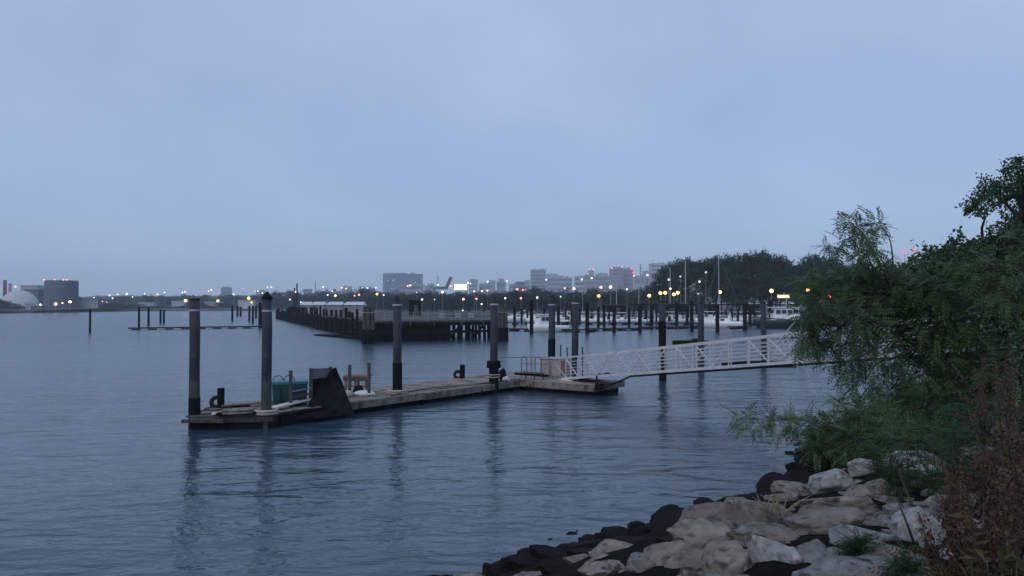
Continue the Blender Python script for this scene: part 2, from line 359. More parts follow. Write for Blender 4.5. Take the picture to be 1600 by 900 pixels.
# ---------------------------------------------------------------- foliage tools
def mesh_quads(name, V, m, parent=None, org=None):
    V = np.asarray(V, dtype=np.float32)                  # (n,4,3)
    if org is not None: V = V - np.array(org, dtype=np.float32)
    n = len(V); me = bpy.data.meshes.new(name); me.vertices.add(n * 4); me.loops.add(n * 4); me.polygons.add(n)
    me.vertices.foreach_set('co', V.reshape(-1)); me.loops.foreach_set('vertex_index', np.arange(n * 4, dtype=np.int32))
    me.polygons.foreach_set('loop_start', np.arange(0, n * 4, 4, dtype=np.int32)); me.update(calc_edges=True)
    me.materials.append(m); o = bpy.data.objects.new(name, me); COL.objects.link(o)
    if parent: o.parent = parent
    return o
def frond_template(pairs=8, ll=.26, lw=.085, droop=.35):
    q = []
    for i in range(pairs):
        t = (i + 1) / (pairs + .5); z0 = -droop * t * t; k = 1 - .45 * abs(t - .45)
        for sgn in (-1, 1):
            a = np.array([t, 0, z0]); d = np.array([.35, sgn * .94, -.22 - .15 * rng.random()]); d /= np.linalg.norm(d); w = np.array([.94, -sgn * .35, 0]) * lw * k
            q.append([a, a + d * ll * k * .5 + w * .5, a + d * ll * k, a + d * ll * k * .5 - w * .5])
    a = np.array([1., 0, -droop]); q.append([a, a + [.1, .05, -.03], a + [.24, 0, -.1], a + [.1, -.05, -.03]])
    q.append([[0, -.008, 0], [.5, -.008, -droop * .25], [1, 0, -droop], [.5, .008, -droop * .25]])
    return np.array(q)
FT = [frond_template(8), frond_template(7, .3, .1, .5), frond_template(9, .22, .075, .25), frond_template(6, .3, .09, .65)]
def oak_template():
    q = []
    for i in range(11):
        a = np.array([.15 + .85 * rng.random(), (rng.random() - .5) * .7, (rng.random() - .5) * .5]); d = rng.normal(size=3) + [.6, 0, -.2]; d /= np.linalg.norm(d)
        w = np.cross(d, rng.normal(size=3)); w /= np.linalg.norm(w); L = .3
        q.append([a, a + d * L * .5 + w * .1, a + d * L, a + d * L * .5 - w * .1])
    return np.array(q)
OT = [oak_template() for _ in range(4)]
def place_fronds(pos, dirs, size, T=FT):
    out = []; n = len(pos)
    d = dirs / np.linalg.norm(dirs, axis=1, keepdims=True); up = np.tile([0, 0, 1.], (n, 1)) + rng.normal(size=(n, 3)) * .45
    y = np.cross(up, d); y /= np.linalg.norm(y, axis=1, keepdims=True) + 1e-9; z = np.cross(d, y)
    Rm = np.stack([d, y, z], axis=2) * size[:, None, None]; k = rng.integers(0, len(T), n)
    for t in range(len(T)):
        s = np.where(k == t)[0]
        if len(s): out.append((np.einsum('nij,qvj->nqvi', Rm[s], T[t]) + pos[s][:, None, None, :]).reshape(-1, 4, 3))
    return np.concatenate(out)
def clump_leaves(c, r, n, size, T=FT, flat=.75, droop=.25, solid=.45):
    u = rng.normal(size=(n, 3)); u /= np.linalg.norm(u, axis=1, keepdims=True); rad = rng.random(n) ** solid
    pos = np.array(c) + u * rad[:, None] * r * np.array([1, 1, flat]); d = u * .9 + rng.normal(size=(n, 3)) * .5; d[:, 2] -= droop
    return place_fronds(pos, d, size * (.65 + .7 * rng.random(n)), T)
def limb_path(a, b, sag=.0, wob=.12, n=7, seed=0):
    a = Vector(a); b = Vector(b); L = (b - a).length; pts = []
    for i in range(n + 1):
        t = i / n; p = a.lerp(b, t); p.z += sag * L * math.sin(math.pi * t)
        if 0 < i: p += Vector((mnoise.noise((seed, t * 2.3, 1)), mnoise.noise((seed, t * 2.3, 7)), mnoise.noise((seed, t * 2.3, 13)))) * wob * L * min(1, 2 * t) * (1 if i < n else .3)
        pts.append(p)
    return pts

# ---------------------------------------------------------------- mid and far trees: a few kinds, copied
def tree_proto(name, h, w, seed, leaf, nclump, nleaf, lsize, low=.22, rag=1.):
    rr = random.Random(seed); t = thing(name, 'x', 'tree', proto=True)
    tr = MB(); tr.tube(limb_path((0, 0, -1), (rr.uniform(-.5, .5), 0, h * .55), 0, .05, 6, seed), [h * .028 * (1 - .09 * i) for i in range(7)], 7)
    Q = []
    for k in range(nclump):
        a = rr.uniform(0, 2 * math.pi); v = rr.random() ** .8; rad = w * .5 * math.sqrt(max(.05, 1 - (2 * v - .85) ** 2 * .9)) * rr.uniform(.35, 1.0)
        c = Vector((rad * math.cos(a), rad * math.sin(a), h * (low + (1 - low) * v * .93)))
        r = w * rr.uniform(.10, .20) * rag
        Q.append(clump_leaves(c, r, nleaf, np.array(lsize), OT, .7, .15, .4))
        if k % 3 == 0: tr.tube(limb_path((0, 0, h * (low + .1 + .25 * v)), c, .06, .1, 4, k + seed), [h * .012, h * .010, h * .008, h * .005, h * .003], 5)
    tr.build('trunk', M['bark'], t, True); mesh_quads('crown', np.concatenate(Q), M[leaf], t)
    return t
MT = [tree_proto('shade_tree', 1 * hh, ww, 20 + i, 'leaf_mid', nc, 26, 1.5, lo) for i, (hh, ww, nc, lo) in enumerate([(17, 15, 48, .26), (15, 12, 38, .28), (19, 14, 50, .28)])]
FTR = [tree_proto('shore_tree', 10, 11, 40 + i, 'leaf_far', 34, 16, 1.5, .08) for i in range(3)]
used = set()
def place_tree(protos, px, top, Y, wpx, desc, group, i):
    p = protos[i % len(protos)]; hh = {0: (17, 15), 1: (15, 12), 2: (19, 14)}[i % 3] if protos is MT else (10, 11)
    o = copy_tree(p); gz = 2.2; ht = H + (476 - top) / F * Y - gz; sx = wpx / F * Y / hh[1]
    o.location = (gx(px, Y), Y, gz); o.scale = (sx, sx, ht / hh[0]); o.rotation_euler.z = random.uniform(0, 6.28); o['group'] = group
    auto(o, px, desc)
mid = [(1046, 416, 240, 62), (1070, 411, 250, 68), (1094, 409, 240, 70), (1118, 404, 250, 70), (1142, 406, 236, 64), (1168, 398, 225, 70), (1192, 396, 232, 62), (1218, 406, 235, 60), (1244, 416, 225, 58), (1268, 401, 228, 66), (1294, 408, 240, 60), (1320, 416, 225, 64), (1345, 412, 230, 70), (1385, 416, 220, 80), (1040, 442, 228, 34), (1100, 436, 222, 44), (1155, 434, 218, 46), (1200, 430, 216, 48), (1252, 434, 214, 50), (1300, 436, 212, 60), (1024, 446, 250, 34)]
for i, (px, top, Y, w) in enumerate(mid):
    place_tree(MT, px, top, Y, w, 'tall dark tree behind the boats' if top < 425 else 'lower bushy tree behind the boats', 'dark trees behind the marina', i)
rr = random.Random(5); px = 428
i = 0
while px < 1060:
    front = i % 2
    top = (458 + 5 * mnoise.noise((px * .02, 2, 0)) + rr.uniform(-3, 3)) - (4 if px > 800 else 0) - (3 if 540 < px < 580 else 0)
    Y = max(shoreY(px) + 25, 300) + (0 if front else 50)
    place_tree(FTR, px, top + (4 if front else 0), Y, rr.uniform(34, 50), 'green tree in the far treeline' if front else 'hazier tree behind the far treeline', 'trees along the far shore', i)
    px += rr.uniform(9, 14); i += 1
for k, (px, top, Y, w) in enumerate([(2, 469, 425, 30), (15, 473, 420, 26), (29, 478, 418, 22), (-14, 466, 425, 34)]):
    place_tree(FTR, px, top, Y, w, 'dark bush under the white dome', 'bushes under the white dome', k)
for k, px in enumerate(range(120, 430, 12)):
    place_tree(FTR, px + rr.uniform(-4, 4), 463 + rr.uniform(-2.5, 3), 740 + rr.uniform(0, 60), rr.uniform(16, 30), 'hazy tree on the far hillside', 'trees on the far hillside', k)
for k, px in enumerate(range(118, 430, 10)):
    place_tree(FTR, px + rr.uniform(-4, 4), 477 + rr.uniform(-4, 3), shoreY(px) + 22, rr.uniform(18, 34), 'dark shrub by the far waterline', 'shrubs along the far waterline', k)
for p in MT + FTR: drop(p)

# ---------------------------------------------------------------- far buildings
def building(name, label, cat, px0, px1, top, Y, wall, dep=.6, bands=0, cols=0, steps=(), group=None, base=None, band_m='winband'):
    x0, x1 = gx(px0, Y), gx(px1, Y); z1 = H + (476 - top) / F * Y; w = x1 - x0; gz = 1.5
    t = thing(name, label, cat, ((x0 + x1) / 2, Y + w * dep / 2, gz), group)
    MB().box(((x0 + x1) / 2, Y + w * dep / 2, (gz + z1) / 2), (w, w * dep, z1 - gz)).build('wall', M[wall], t)
    MB().box(((x0 + x1) / 2, Y + w * dep / 2, z1 + .3), (w + .6, w * dep + .6, .9)).build('roof', M['greybld'], t)
    zb = base if base else max(gz + 3, H + (476 - 462) / F * Y)
    if bands:
        fh = (z1 - zb) / bands
        for k in range(bands):
            if cols:
                pass
            MB().box(((x0 + x1) / 2, Y - .15, zb + fh * (k + .5)), (w * .94, .5, fh * .5)).build('window_band', M[band_m], t)
    if w > 14 and z1 > 12:
        qr = random.Random(int(px0))
        for k in range(3):
            MB().box((x0 + w * qr.uniform(.12, .88), Y + w * dep * .3, z1 + 1.4), (w * qr.uniform(.05, .14), w * .12, qr.uniform(1.4, 3.2))).build('roof_plant', M['winband'], t)
    for (a, b_, tp) in steps:
        xa, xb = gx(a, Y), gx(b_, Y); zz = H + (476 - tp) / F * Y
        MB().box(((xa + xb) / 2, Y + w * dep / 2, (z1 + zz) / 2 + .8), (xb - xa, w * dep * .7, zz - z1)).build('penthouse', M[wall], t)
    return t
for k, (a_, b__, tp_, Y_, m_, l_) in enumerate([(663, 678, 444, 1700, 'greybld', 'faint low block between the blue office block and drawbridge'), (560, 584, 450, 1300, 'greybld', 'faint low block left of the blue office block'), (534, 548, 448, 1600, 'greybld', 'faint small block above the white-roofed sheds'),
        (762, 774, 438.5, 1900, 'greybld', 'faint slim tower midway between billboard and red-lamped building'), (820, 828, 438, 1800, 'greybld', 'faint slim tower left of the stepped grey tower'), (936, 950, 427.5, 1900, 'greybld', 'faint tower behind the low brownish block'), (992, 1008, 431, 1700, 'greybld', 'faint block between brownish tower and pale high-rise'),
        (1005, 1017, 424, 1900, 'greybld', 'faint slim tower just left of the pale high-rise'), (400, 412, 454, 1300, 'greybld', 'faint small block above the tall capped pile'), (474, 486, 452, 1400, 'greybld', 'faint small block right of the twin masts')]):
    building('office_block', l_, 'building', a_, b__, tp_, Y_, m_, .6, 2)
bo = building('office_block', 'wide blue glass office block above the trees', 'building', 598, 658, 428.5, 1350, 'bluebld', .4, 9, steps=((600, 634, 427),))
for k in range(9):
    px = random.choice([613, 615, 616, 618, 645, 648, 632, 606]) + random.uniform(-2, 2)
    MB().box((gx(px, 1350), 1349.4, H + (476 - random.uniform(432, 452)) / F * 1350), (1.8, .5, 1.4)).build('lit_window', G['win'], bo)
building('office_block', 'low grey block in front of the blue office block', 'building', 626, 660, 445, 1100, 'greybld', .5, 2)
building('tower_block', 'stepped grey tower at left end of a long block', 'building', 829, 853, 421.5, 1500, 'greybld', .7, 7)
building('apartment_block', 'long stepped grey block beside the stepped tower', 'building', 854, 894, 434, 1480, 'greybld', .5, 4, steps=((854, 872, 428), (872, 882, 431)))
building('apartment_block', 'pale low block left of the tower with red lights', 'building', 898, 914, 432, 1450, 'palebld', .7, 4)
tr_ = building('tower_block', 'narrow stepped tower with red lights on top', 'building', 914, 929, 430, 1420, 'brownbld', .8, 4, steps=((920, 928, 422),))
building('apartment_block', 'low brownish block between two taller towers', 'building', 930, 953, 432, 1500, 'brownbld', .6, 4, steps=((932, 937, 428),))
bb_ = building('tower_block', 'broad brownish tower block with red roof lights', 'building', 954, 974, 419, 1380, 'brownbld', .8, 7, steps=((960, 971, 417.5),))
building('tower_block', 'paler wing joined right of the brownish tower block', 'building', 975, 990, 420, 1400, 'brownbld', .8, 6)
building('tower_block', 'pale blue high-rise behind the tall dark trees', 'building', 1017, 1045, 412.5, 1300, 'palebld', .7, 8)
building('tower_block', 'pale high-rise partly hidden by the dark trees', 'building', 1047, 1090, 409, 1400, 'palebld', .5, 8)
building('office_block', 'small grey block left of the dark red-lamped building', 'building', 776, 790, 440, 1200, 'greybld', .7, 2, steps=((779, 787, 436),))
building('office_block', 'faint grey tower right of the lit billboard', 'building', 733, 746, 437, 1700, 'greybld', .7, 4)
building('office_block', 'low grey roofline right of the faint grey tower', 'building', 748, 772, 444, 1500, 'greybld', .7, 2)
building('office_block', 'low grey roofline left of the stepped tower', 'building', 795, 828, 444, 1400, 'greybld', .7, 2)
rb = building('brick_building', 'dark building with red lamps at its foot', 'building', 806, 819.5, 441, 800, 'darkbld', .8, 2)
building('office_block', 'small far-off block on the hill at left', 'building', 345, 359, 450, 1300, 'greybld', .7, 3, steps=((347, 352, 448.5),))
building('warehouse', 'low white shed on the far shore beside the tank', 'warehouse', 113, 145, 468.5, 520, 'palebld', .5)
building('warehouse', 'low beige shed at the foot of the dark tank', 'warehouse', 40, 58, 475.5, 450, 'brownbld', .6)
building('warehouse', 'dark low store at the foot of the dark tank', 'warehouse', 48.5, 66, 477.5, 440, 'darkbld', .5)
for k, (a, b_, tp, Y, m, l) in enumerate([(154, 171, 477.5, 560, 'palebld', 'long pale roof on the far shore, left one of two'), (174, 186, 477.5, 565, 'palebld', 'shorter pale roof on the far shore, right one of two'),
        (186, 203, 463, 800, 'darkbld', 'dark flat shed high on the far hillside'), (268, 287, 471.5, 640, 'greybld', 'grey low warehouse left of the left mooring pile'), (320, 345, 473, 600, 'brownbld', 'brownish low warehouse between two amber floodlights'),
        (372, 396, 470, 600, 'palebld', 'pale warehouse roof under the right amber floodlight'), (216, 240, 474, 600, 'greybld', 'grey low warehouse at middle of the far shore'), (500, 530, 456, 700, 'greybld', 'grey flat building above the far treeline')]):
    building('warehouse', l, 'warehouse', a, b_, tp, Y, m, .5)
# storage tank, its lower wing, dome, stacks
Y = 500; t = thing('storage_tank', 'big dark storage tank with red lights on its roof', 'storage tank', (gx(82, Y), Y + 10, 1.2))
MB().tube([(gx(82, Y), Y + 10, 1.2), (gx(82, Y), Y + 10, H + 36.5 / F * Y), (gx(82, Y), Y + 10, H + 38.5 / F * Y)], [9.8, 9.8, 9.3], 40).build('wall', M['darkbld'], t)
lad = MB()
for dx in (-.3, .3): lad.tube([(gx(76, Y) + dx, Y + .45, 1.2), (gx(76, Y) + dx, Y + .45, H + 37 / F * Y)], .09, 5)
for k in range(26): lad.tube([(gx(76, Y) - .3, Y + .45, 2 + k * .68), (gx(76, Y) + .3, Y + .45, 2 + k * .68)], .06, 4)
lad.build('ladder', M['steel'], t)
for zz in (6.5, 12.5): MB().ring((gx(82, Y), Y + 10, zz), 9.82, .16, 40, 5).build('stiffener_band', M['darkbld'], t)
MB().ring((gx(82, Y), Y + 10, H + 38 / F * Y), 9.3, .12, 40, 5).build('roof_rail', M['steel'], t)
for k, x in enumerate((65.5, 82, 96, 101)):
    MB().sphere((gx(x, Y), Y + 2, H + 39 / F * Y), .42).build('beacon', G['p'], t)
building('warehouse', 'dark blue block joined left of the storage tank', 'warehouse', 36.5, 59, 452, 530, 'darkbld', .7)
building('warehouse', 'pale sloping roof behind the dark blue block', 'warehouse', 32, 58, 447, 640, 'greybld', .7)
Y = 470; t = thing('storage_dome', 'large white dome at far left of the shore', 'dome', (gx(11, Y), Y + 12, 1.2))
pts = []; rs = []
for i in range(9):
    a = i / 8 * math.pi / 2; pts.append((gx(11, Y), Y + 12, 1.2 + (H + 23 / F * Y - 1.2) * math.sin(a))); rs.append(max(11.2 * math.cos(a) ** .9, .05))
MB().tube(pts, rs, 32).build('shell', M['palebld'], t, True)
MB().ring((gx(11, Y), Y + 12, 1.8), 11.2, .3, 32, 5).build('base_ring', M['conc'], t)
for px, tp, r, m, l in ((7.5, 437.5, 2.6, 'redstack', 'red chimney stack rising behind the white dome'), (15.5, 443, 2.4, 'greybld', 'shorter grey stack behind the white dome')):
    Y = 620; t = thing('chimney_stack', l, 'chimney', (gx(px, Y), Y, 1.5)); z = H + (476 - tp) / F * Y; r *= .5
    MB().tube([(gx(px, Y), Y, 1.5), (gx(px, Y), Y, z)], [r * 1.1, r], 16).build('shaft', M[m], t); MB().ring((gx(px, Y), Y, z - 1), r * 1.02, .15, 16, 5).build('rim', M['steel'], t)
def light(parent, px, py, Y, r, g, name='beacon'): return MB().sphere(at(px, py, Y), r).build(name, G[g], parent)
light(tr_, 921, 421, 1412, 1.2, 'p'); light(tr_, 927, 421, 1412, 1.2, 'p'); light(tr_, 919, 428, 1412, .8, 'p')
light(bb_, 956, 419, 1376, 1.2, 'p'); light(bb_, 972, 417, 1376, 1.0, 'p')
for px, py, r in ((808, 452.5, 1.5), (817, 453, .9), (821, 452.5, .7)): light(rb, px, py, 795, r, 'p', 'lamp')
# beacon mast, spires
for px, tp, Y, r, l, lights in ((988.5, 418, 1395, .5, 'thin mast with two red beacons beside the brownish tower', ((988, 420), (989.5, 426))), (1001, 412, 1300, .9, 'pale thin spire left of the pale blue high-rise', ()), (976, 415, 1390, .5, 'thin roof mast on the brownish tower block', ()),
        (684, 431, 900, .4, 'thin pole left of the raised drawbridge', ()), (493, 440, 600, .25, 'thin lattice mast right of the twin dark masts', ()), (939, 438, 700, .5, 'dark stack over the pink lamp in the treeline', ())):
    t = thing('mast', l, 'mast', (gx(px, Y), Y, 1.5)); MB().tube([(gx(px, Y), Y, 1.5), (gx(px, Y), Y, H + (476 - tp) / F * Y)], [r * 1.6, r], 8).build('pole', M['steel'], t)
    z = H + (476 - tp) / F * Y
    MB().tube([(gx(px, Y) - r * 3, Y, z - r * 8), (gx(px, Y) + r * 3, Y, z - r * 8)], r * .5, 6).build('crossarm', M['steel'], t)
    for a, b_ in lights: light(t, a, b_, Y - 4, 1.7, 'r')
# raised drawbridge and lit billboard
Y = 850; t = thing('drawbridge', 'raised dark drawbridge leaf on a green base', 'bridge', (gx(694, Y), Y, 1.5))
a = at(696, 452, Y); b_ = at(705, 433, Y)
MB().bar(a, b_, 5, 3.2).build('bridge_leaf', M['darkbld'], t); MB().box((gx(689, Y), Y, H + 26 / F * Y), (13, 8, 3)).build('base', M['greensteel'], t)
for px in (683.5, 694): MB().box((gx(px, Y), Y, 9), (1.2, 5, 18)).build('leg', M['greensteel'], t)
MB().bar(at(700, 442, Y), at(697, 449, Y + 2), .6, .6).build('counterweight_arm', M['steel'], t)
Y = 700; t = thing('billboard', 'brightly lit white billboard above the far treeline', 'billboard', (gx(720, Y), Y, 1.5))
MB().box((gx(719.5, Y), Y, H + 27.5 / F * Y), (gx(729.5, Y) - gx(709.5, Y), .6, 5.2)).build('face', G['sign'], t)
MB().box((gx(719.5, Y), Y + .8, H + 27.5 / F * Y), (12.6, .8, 6)).build('frame', M['steel'], t)
for px in (713, 726): MB().box((gx(px, Y), Y + .8, 8.4), (.7, .7, 16)).build('post', M['steel'], t)
# twin dark masts
Y = 330; t = thing('twin_mast', 'twin dark masts with a lamp beyond the pier', 'mast', (gx(461, Y), Y, 1.6))
for px, tp in ((464, 443), (460, 450)): MB().tube([(gx(px, Y), Y, 1.4), (gx(px, Y), Y, H + (476 - tp) / F * Y)], [.36, .3], 10).build('pole', M['darkwood'], t)
MB().sphere(at(461.8, 456, Y - .6), .3).build('lamp', G['w'], t); MB().bar(at(458.5, 455, Y), at(465.5, 455, Y), .2, .2).build('crossarm', M['steel'], t)

# ---------------------------------------------------------------- lamps
def lamp(px, py, Y, r, g, desc, group, pole=True):
    p = at(px, py, Y); gz = 2.0
    t = thing('street_lamp' if Y < 330 else 'floodlight', desc, 'lamp', (p.x, Y, gz), group)
    MB().sphere(p, r, 10, 8).build('lamp_globe', G[g], t)
    MB().tube([(p.x, Y, gz - .6), (p.x, Y, p.z - r * .9)], [max(.05, r * .2), max(.035, r * .12)], 6).build('pole', M['steel'], t)
    MB().tube([(p.x, Y, p.z - r * 1.1), (p.x, Y, p.z - r * .8)], [r * .35, r * .5], 8).build('collar', M['steel'], t)
    auto(t, px, desc)
FAR_W = [(147, 465, 'w', .6), (148, 470, 'w', .6), (160, 471, 'w', .5), (167, 472, 'w', .5), (171, 461.5, 'w', .8), (176, 466, 'w', .7), (184, 460, 'w', .8), (198, 459.5, 'w', 1.0), (207, 464, 'w', .6), (226, 459, 'w', .7), (246, 460, 'w', .8), (257, 457, 'w', .7), (285, 457, 'w', .8), (289, 456, 'w', .7), (326, 455, 'w', .7), (330, 453, 'w', .8), (365, 460, 'w', .8), (380, 451, 'd', .7), (398, 455, 'w', .6), (403, 455, 'w', .7), (410, 458, 'w', .7), (418, 449, 'w', .7), (424, 449, 'w', .8),
         (505, 448.5, 'w', .9), (519, 455, 'w', .7), (534, 449.5, 'w', .8), (541, 451, 'w', .8), (566, 450, 'w', .8), (574, 450, 'w', .8), (587, 449.5, 'w', .8), (637, 447, 'w', .9), (641, 446, 'w', 1.), (666, 445, 'd', .8), (684.5, 445, 'w', 1.1), (704, 447, 'a', .8), (731, 442, 'w', .9), (735, 443, 'w', .9), (762, 440, 'w', .9), (792, 439.5, 'w', .9), (853.5, 437, 'w', 1.), (909, 436.5, 'w', 1.), (924.5, 434.5, 'w', 1.), (990.5, 431, 'w', .9), (1011.5, 430, 'w', 1.1)]
for k_, (px, py, g, s) in enumerate(FAR_W):
    if g == 'w' and k_ % 4 == 2: g = 'a'
    lamp(px, py, 690, s * (.86 if k_ % 3 else .7), g, 'dim white far lamp' if g == 'd' else 'small amber far lamp' if g == 'a' else 'white far floodlight on a pole', 'white lights on the far shore')
for px, py, g, s, d in [(24, 448, 'p', .5, 'pinkish lamp behind the white dome'), (63, 476, 'W', .45, 'warm white lamp at the foot of the dark tank'), (87, 475, 'W', .75, 'brightest warm floodlight in front of the dark tank'), (97.5, 473.5, 'W', .36, 'smaller warm floodlight between two bright ones'), (109.5, 471.5, 'W', .72, 'bright warm floodlight right beside the dark tank'),
        (290, 470, 'A', .8, 'bright amber floodlight over the left mooring pile'), (340.5, 470, 'A', .66, 'amber floodlight midway between the tall mooring piles'), (388.5, 466, 'A', .76, 'bright amber floodlight over the pale warehouse'), (393, 472.5, 'A', .45, 'smaller amber floodlight below a brighter one')]:
    lamp(px, py, 434, s, g, d, None); AUTO.pop()
MIDL = [(453, 468, 'w', .7), (470, 472, 'w', .6), (512, 461, 'w', .7), (524, 462, 'W', .9), (554, 462, 'p', .7), (561, 460.5, 'p', .9), (589, 459.5, 'A', 1.0), (599.5, 461, 'w', .7), (651, 457, 'd', .7), (659.5, 468, 'w', .9), (679, 468, 'd', .7), (691.5, 456.5, 'A', .9), (741, 455, 'a', .8), (753, 455, 'w', .8), (761.5, 454, 'a', .8), (724, 467.5, 'W', .95), (744.5, 467, 'p', .9), (752.5, 475, 'w', .8), (723, 485, 'w', .6), (789.5, 466, 'w', .8), (814, 466, 'p', .9), (839.5, 465, 'w', .9), (876, 463.5, 'd', .8), (882.5, 450.5, 'p', .7), (897, 451, 'A', .95), (935.5, 462.5, 'A', 1.1), (939, 449, 'p', 1.1), (954, 448.5, 'A', 1.1), (979.5, 452, 'w', .7)]
NM = {'w': 'white lamp', 'W': 'bright warm lamp', 'p': 'pinkish lamp', 'A': 'bright amber lamp', 'a': 'small amber lamp', 'd': 'faint lamp', 'r': 'red light', 'y': 'yellow light'}
for px, py, g, s in MIDL: lamp(px, py, min(shoreY(px) + 18, 296), s * .40, g, NM[g] + ' before the far treeline', 'lamps along the far treeline')
PROM = [(1014.5, 462, 'A', 1.), (1032, 458, 'A', 1.), (1039.5, 457.5, 'A', 1.), (1053, 460, 'A', 1.), (1059, 457.5, 'A', 1.), (1125, 456.5, 'A', 1.), (1205.5, 454.5, 'A', 1.2), (1262.5, 453.5, 'A', 1.), (1047.5, 451, 'w', .6), (1045, 437, 'd', .8), (1093, 440, 'w', .6), (1103, 425.5, 'd', .7), (1063, 432, 'd', .6), (1091, 459, 'd', .5)]
for px, py, g, s in PROM: lamp(px, py, 207, s * .42, g, NM[g] + ' on the promenade', 'lamps along the promenade')
Y = 208; t = thing('lit_sign', 'lit yellow sign board low under the dark trees', 'sign', (gx(1224, Y), Y, 2))
MB().box(at(1224, 463, Y), (3.0, .3, .75)).build('face', G['ysign'], t); MB().box(at(1224, 463, Y + .35), (3.3, .3, 1.0)).build('frame', M['steel'], t)
for px in (1218, 1230): MB().box((gx(px, Y), Y + .35, 4), (.15, .15, 4.4)).build('post', M['steel'], t)
Y = 206; t = thing('traffic_light', 'red light on a pole right of the lit yellow sign', 'signal', (gx(1296, Y), Y, 2))
MB().box(at(1296, 465, Y + .3), (.5, .35, 1.5)).build('housing', M['black'], t); MB().sphere(at(1296, 463.5, Y), .42).build('red_lens', G['r'], t); MB().tube([(gx(1296, Y), Y + .3, 1.6), (gx(1296, Y), Y + .3, H + 9 / F * Y)], .09, 8).build('pole', M['steel'], t)
for px, py, g, l in ((1413, 394, 'r', 'left one of two red beacons above the bushes'), (1429, 392, 'r', 'right one of two red beacons above the bushes'), (1433, 411, 'p', 'orange lamp below the two red beacons'), (1400, 429, 'y', 'small yellow light among the bushes below the beacons')):
    Y = 190; lamp(px, py, Y, .3, g, l, None); AUTO.pop()
# houses behind the trees
for a, b_, tp, rp, l in ((1084, 1112, 448, 434, 'grey-roofed house glimpsed behind the dark trees'), (1143, 1166, 449, 437, 'pale gabled house glimpsed through the dark trees')):
    Y = 232; t = thing('house', l, 'house', (gx((a + b_) / 2, Y), Y + 3, 2)); x0, x1 = gx(a, Y), gx(b_, Y); z = H + (476 - tp) / F * Y; zr = H + (476 - rp) / F * Y
    MB().box(((x0 + x1) / 2, Y + 3, (2 + z) / 2), (x1 - x0, 6, z - 2)).build('wall', M['palebld' if a > 1120 else 'greybld'], t)
    r_ = MB(); xm = (x0 + x1) / 2
    r_.v += [(x0 - .3, Y - .3, z), (x1 + .3, Y - .3, z), (xm, Y - .3, zr), (x0 - .3, Y + 6.3, z), (x1 + .3, Y + 6.3, z), (xm, Y + 6.3, zr)]; r_.f += [(0, 1, 2), (5, 4, 3), (0, 2, 5, 3), (1, 4, 5, 2), (0, 3, 4, 1)]
    r_.build('roof', M['greybld'], t)
    for dx in (-1.2, 1.2): MB().box((xm + dx, Y - .06, z - 1.6), (.9, .2, 1.3)).build('window', M['winband'], t)

# ---------------------------------------------------------------- old timber pier
C0 = onz(588, 534.5); C1 = onz(793, 530.5); dirB = Vector((-.352, .936, 0)); DZ = 2.6
Lp = 178; C0b = C0 + dirB * Lp; C1b = C1 + dirB * Lp * .97
pier = thing('timber_pier', 'long black timber pier with a plank deck on piles', 'pier', (C0.x + 8, C0.y + 8, 0))
MB().prism([(C0.x, C0.y), (C1.x, C1.y), (C1b.x, C1b.y), (C0b.x, C0b.y)], DZ - .18, DZ).build('deck', M['oldwood'], pier)
n = (C1 - C0).normalized(); nb = Vector((-n.y, n.x, 0))
MB().bar(C0 + Vector((0, 0, DZ - .42)) - nb * .1, C1 + Vector((0, 0, DZ - .42)) - nb * .1, .25, .44).build('fascia_beam', M['darkwood'], pier)
MB().bar(C0 + Vector((0, 0, DZ - 1.45)) - nb * .16, C1 + Vector((0, 0, DZ - 1.45)) - nb * .16, .22, .3).build('wale', M['darkwood'], pier)
sh = MB(); k = 0; q = random.Random(2)
while k < Lp:                                                                       # plank wall down the long side
    a = C0 + dirB * k; b_ = C0 + dirB * (k + 1.15); tz = DZ - q.uniform(.0, .35)
    sh.bar(a + Vector((-.05, 0, tz / 2 - .5)), b_ + Vector((-.05, 0, tz / 2 - .5)), .16, tz + 1); k += 1.2
sh.build('plank_wall', M['darkwood'], pier)
q = random.Random(31)
for k_ in range(34):                                                               # piles standing proud of the plank wall
    p = C0 + dirB * (2 + k_ * 5.1 + q.uniform(-.8, .8)) + Vector((-.28, 0, 0)); r = q.uniform(.16, .26)
    MB().tube([p + Vector((q.uniform(-.15, .15), 0, -2)), p + Vector((0, 0, DZ + q.choice([-.5, -.2, .1, .3, .9, 1.4])))], [r * 1.1, r], 8).build('wall_pile', M['darkwood'], pier)
q = random.Random(11)
for row in range(3):
    for i in range(12):
        u = i / 11; p = C0.lerp(C1, u) + dirB * (row * 3.2 + .4 + q.uniform(-.3, .3)); r = q.uniform(.17, .23)
        MB().tube([p + Vector((q.uniform(-.2, .2), 0, -2)), p + Vector((0, 0, DZ - .2))], [r * 1.1, r], 9).build('support_pile', M['darkwood'], pier)
for i in range(11):
    p = C0.lerp(C1, i / 11) + dirB * .2; p2 = C0.lerp(C1, (i + 1) / 11) + dirB * .2
    if i not in (7, 9): MB().bar(p + Vector((0, 0, .3)), p2 + Vector((0, 0, DZ - .5)), .12, .3).build('cross_brace', M['darkwood'], pier)
    if i < 7 or i == 8: MB().bar(p + dirB * 3.4 + Vector((0, 0, DZ - .5)), p2 + dirB * 3.4 + Vector((0, 0, .0)), .12, .34).build('cross_brace', M['darkwood'], pier)
    if i < 6: MB().bar(p + dirB * .3 + Vector((0, 0, .9)), p2 + dirB * .3 + Vector((0, 0, .9)), .1, 2.4).build('plank_screen', M['darkwood'], pier)
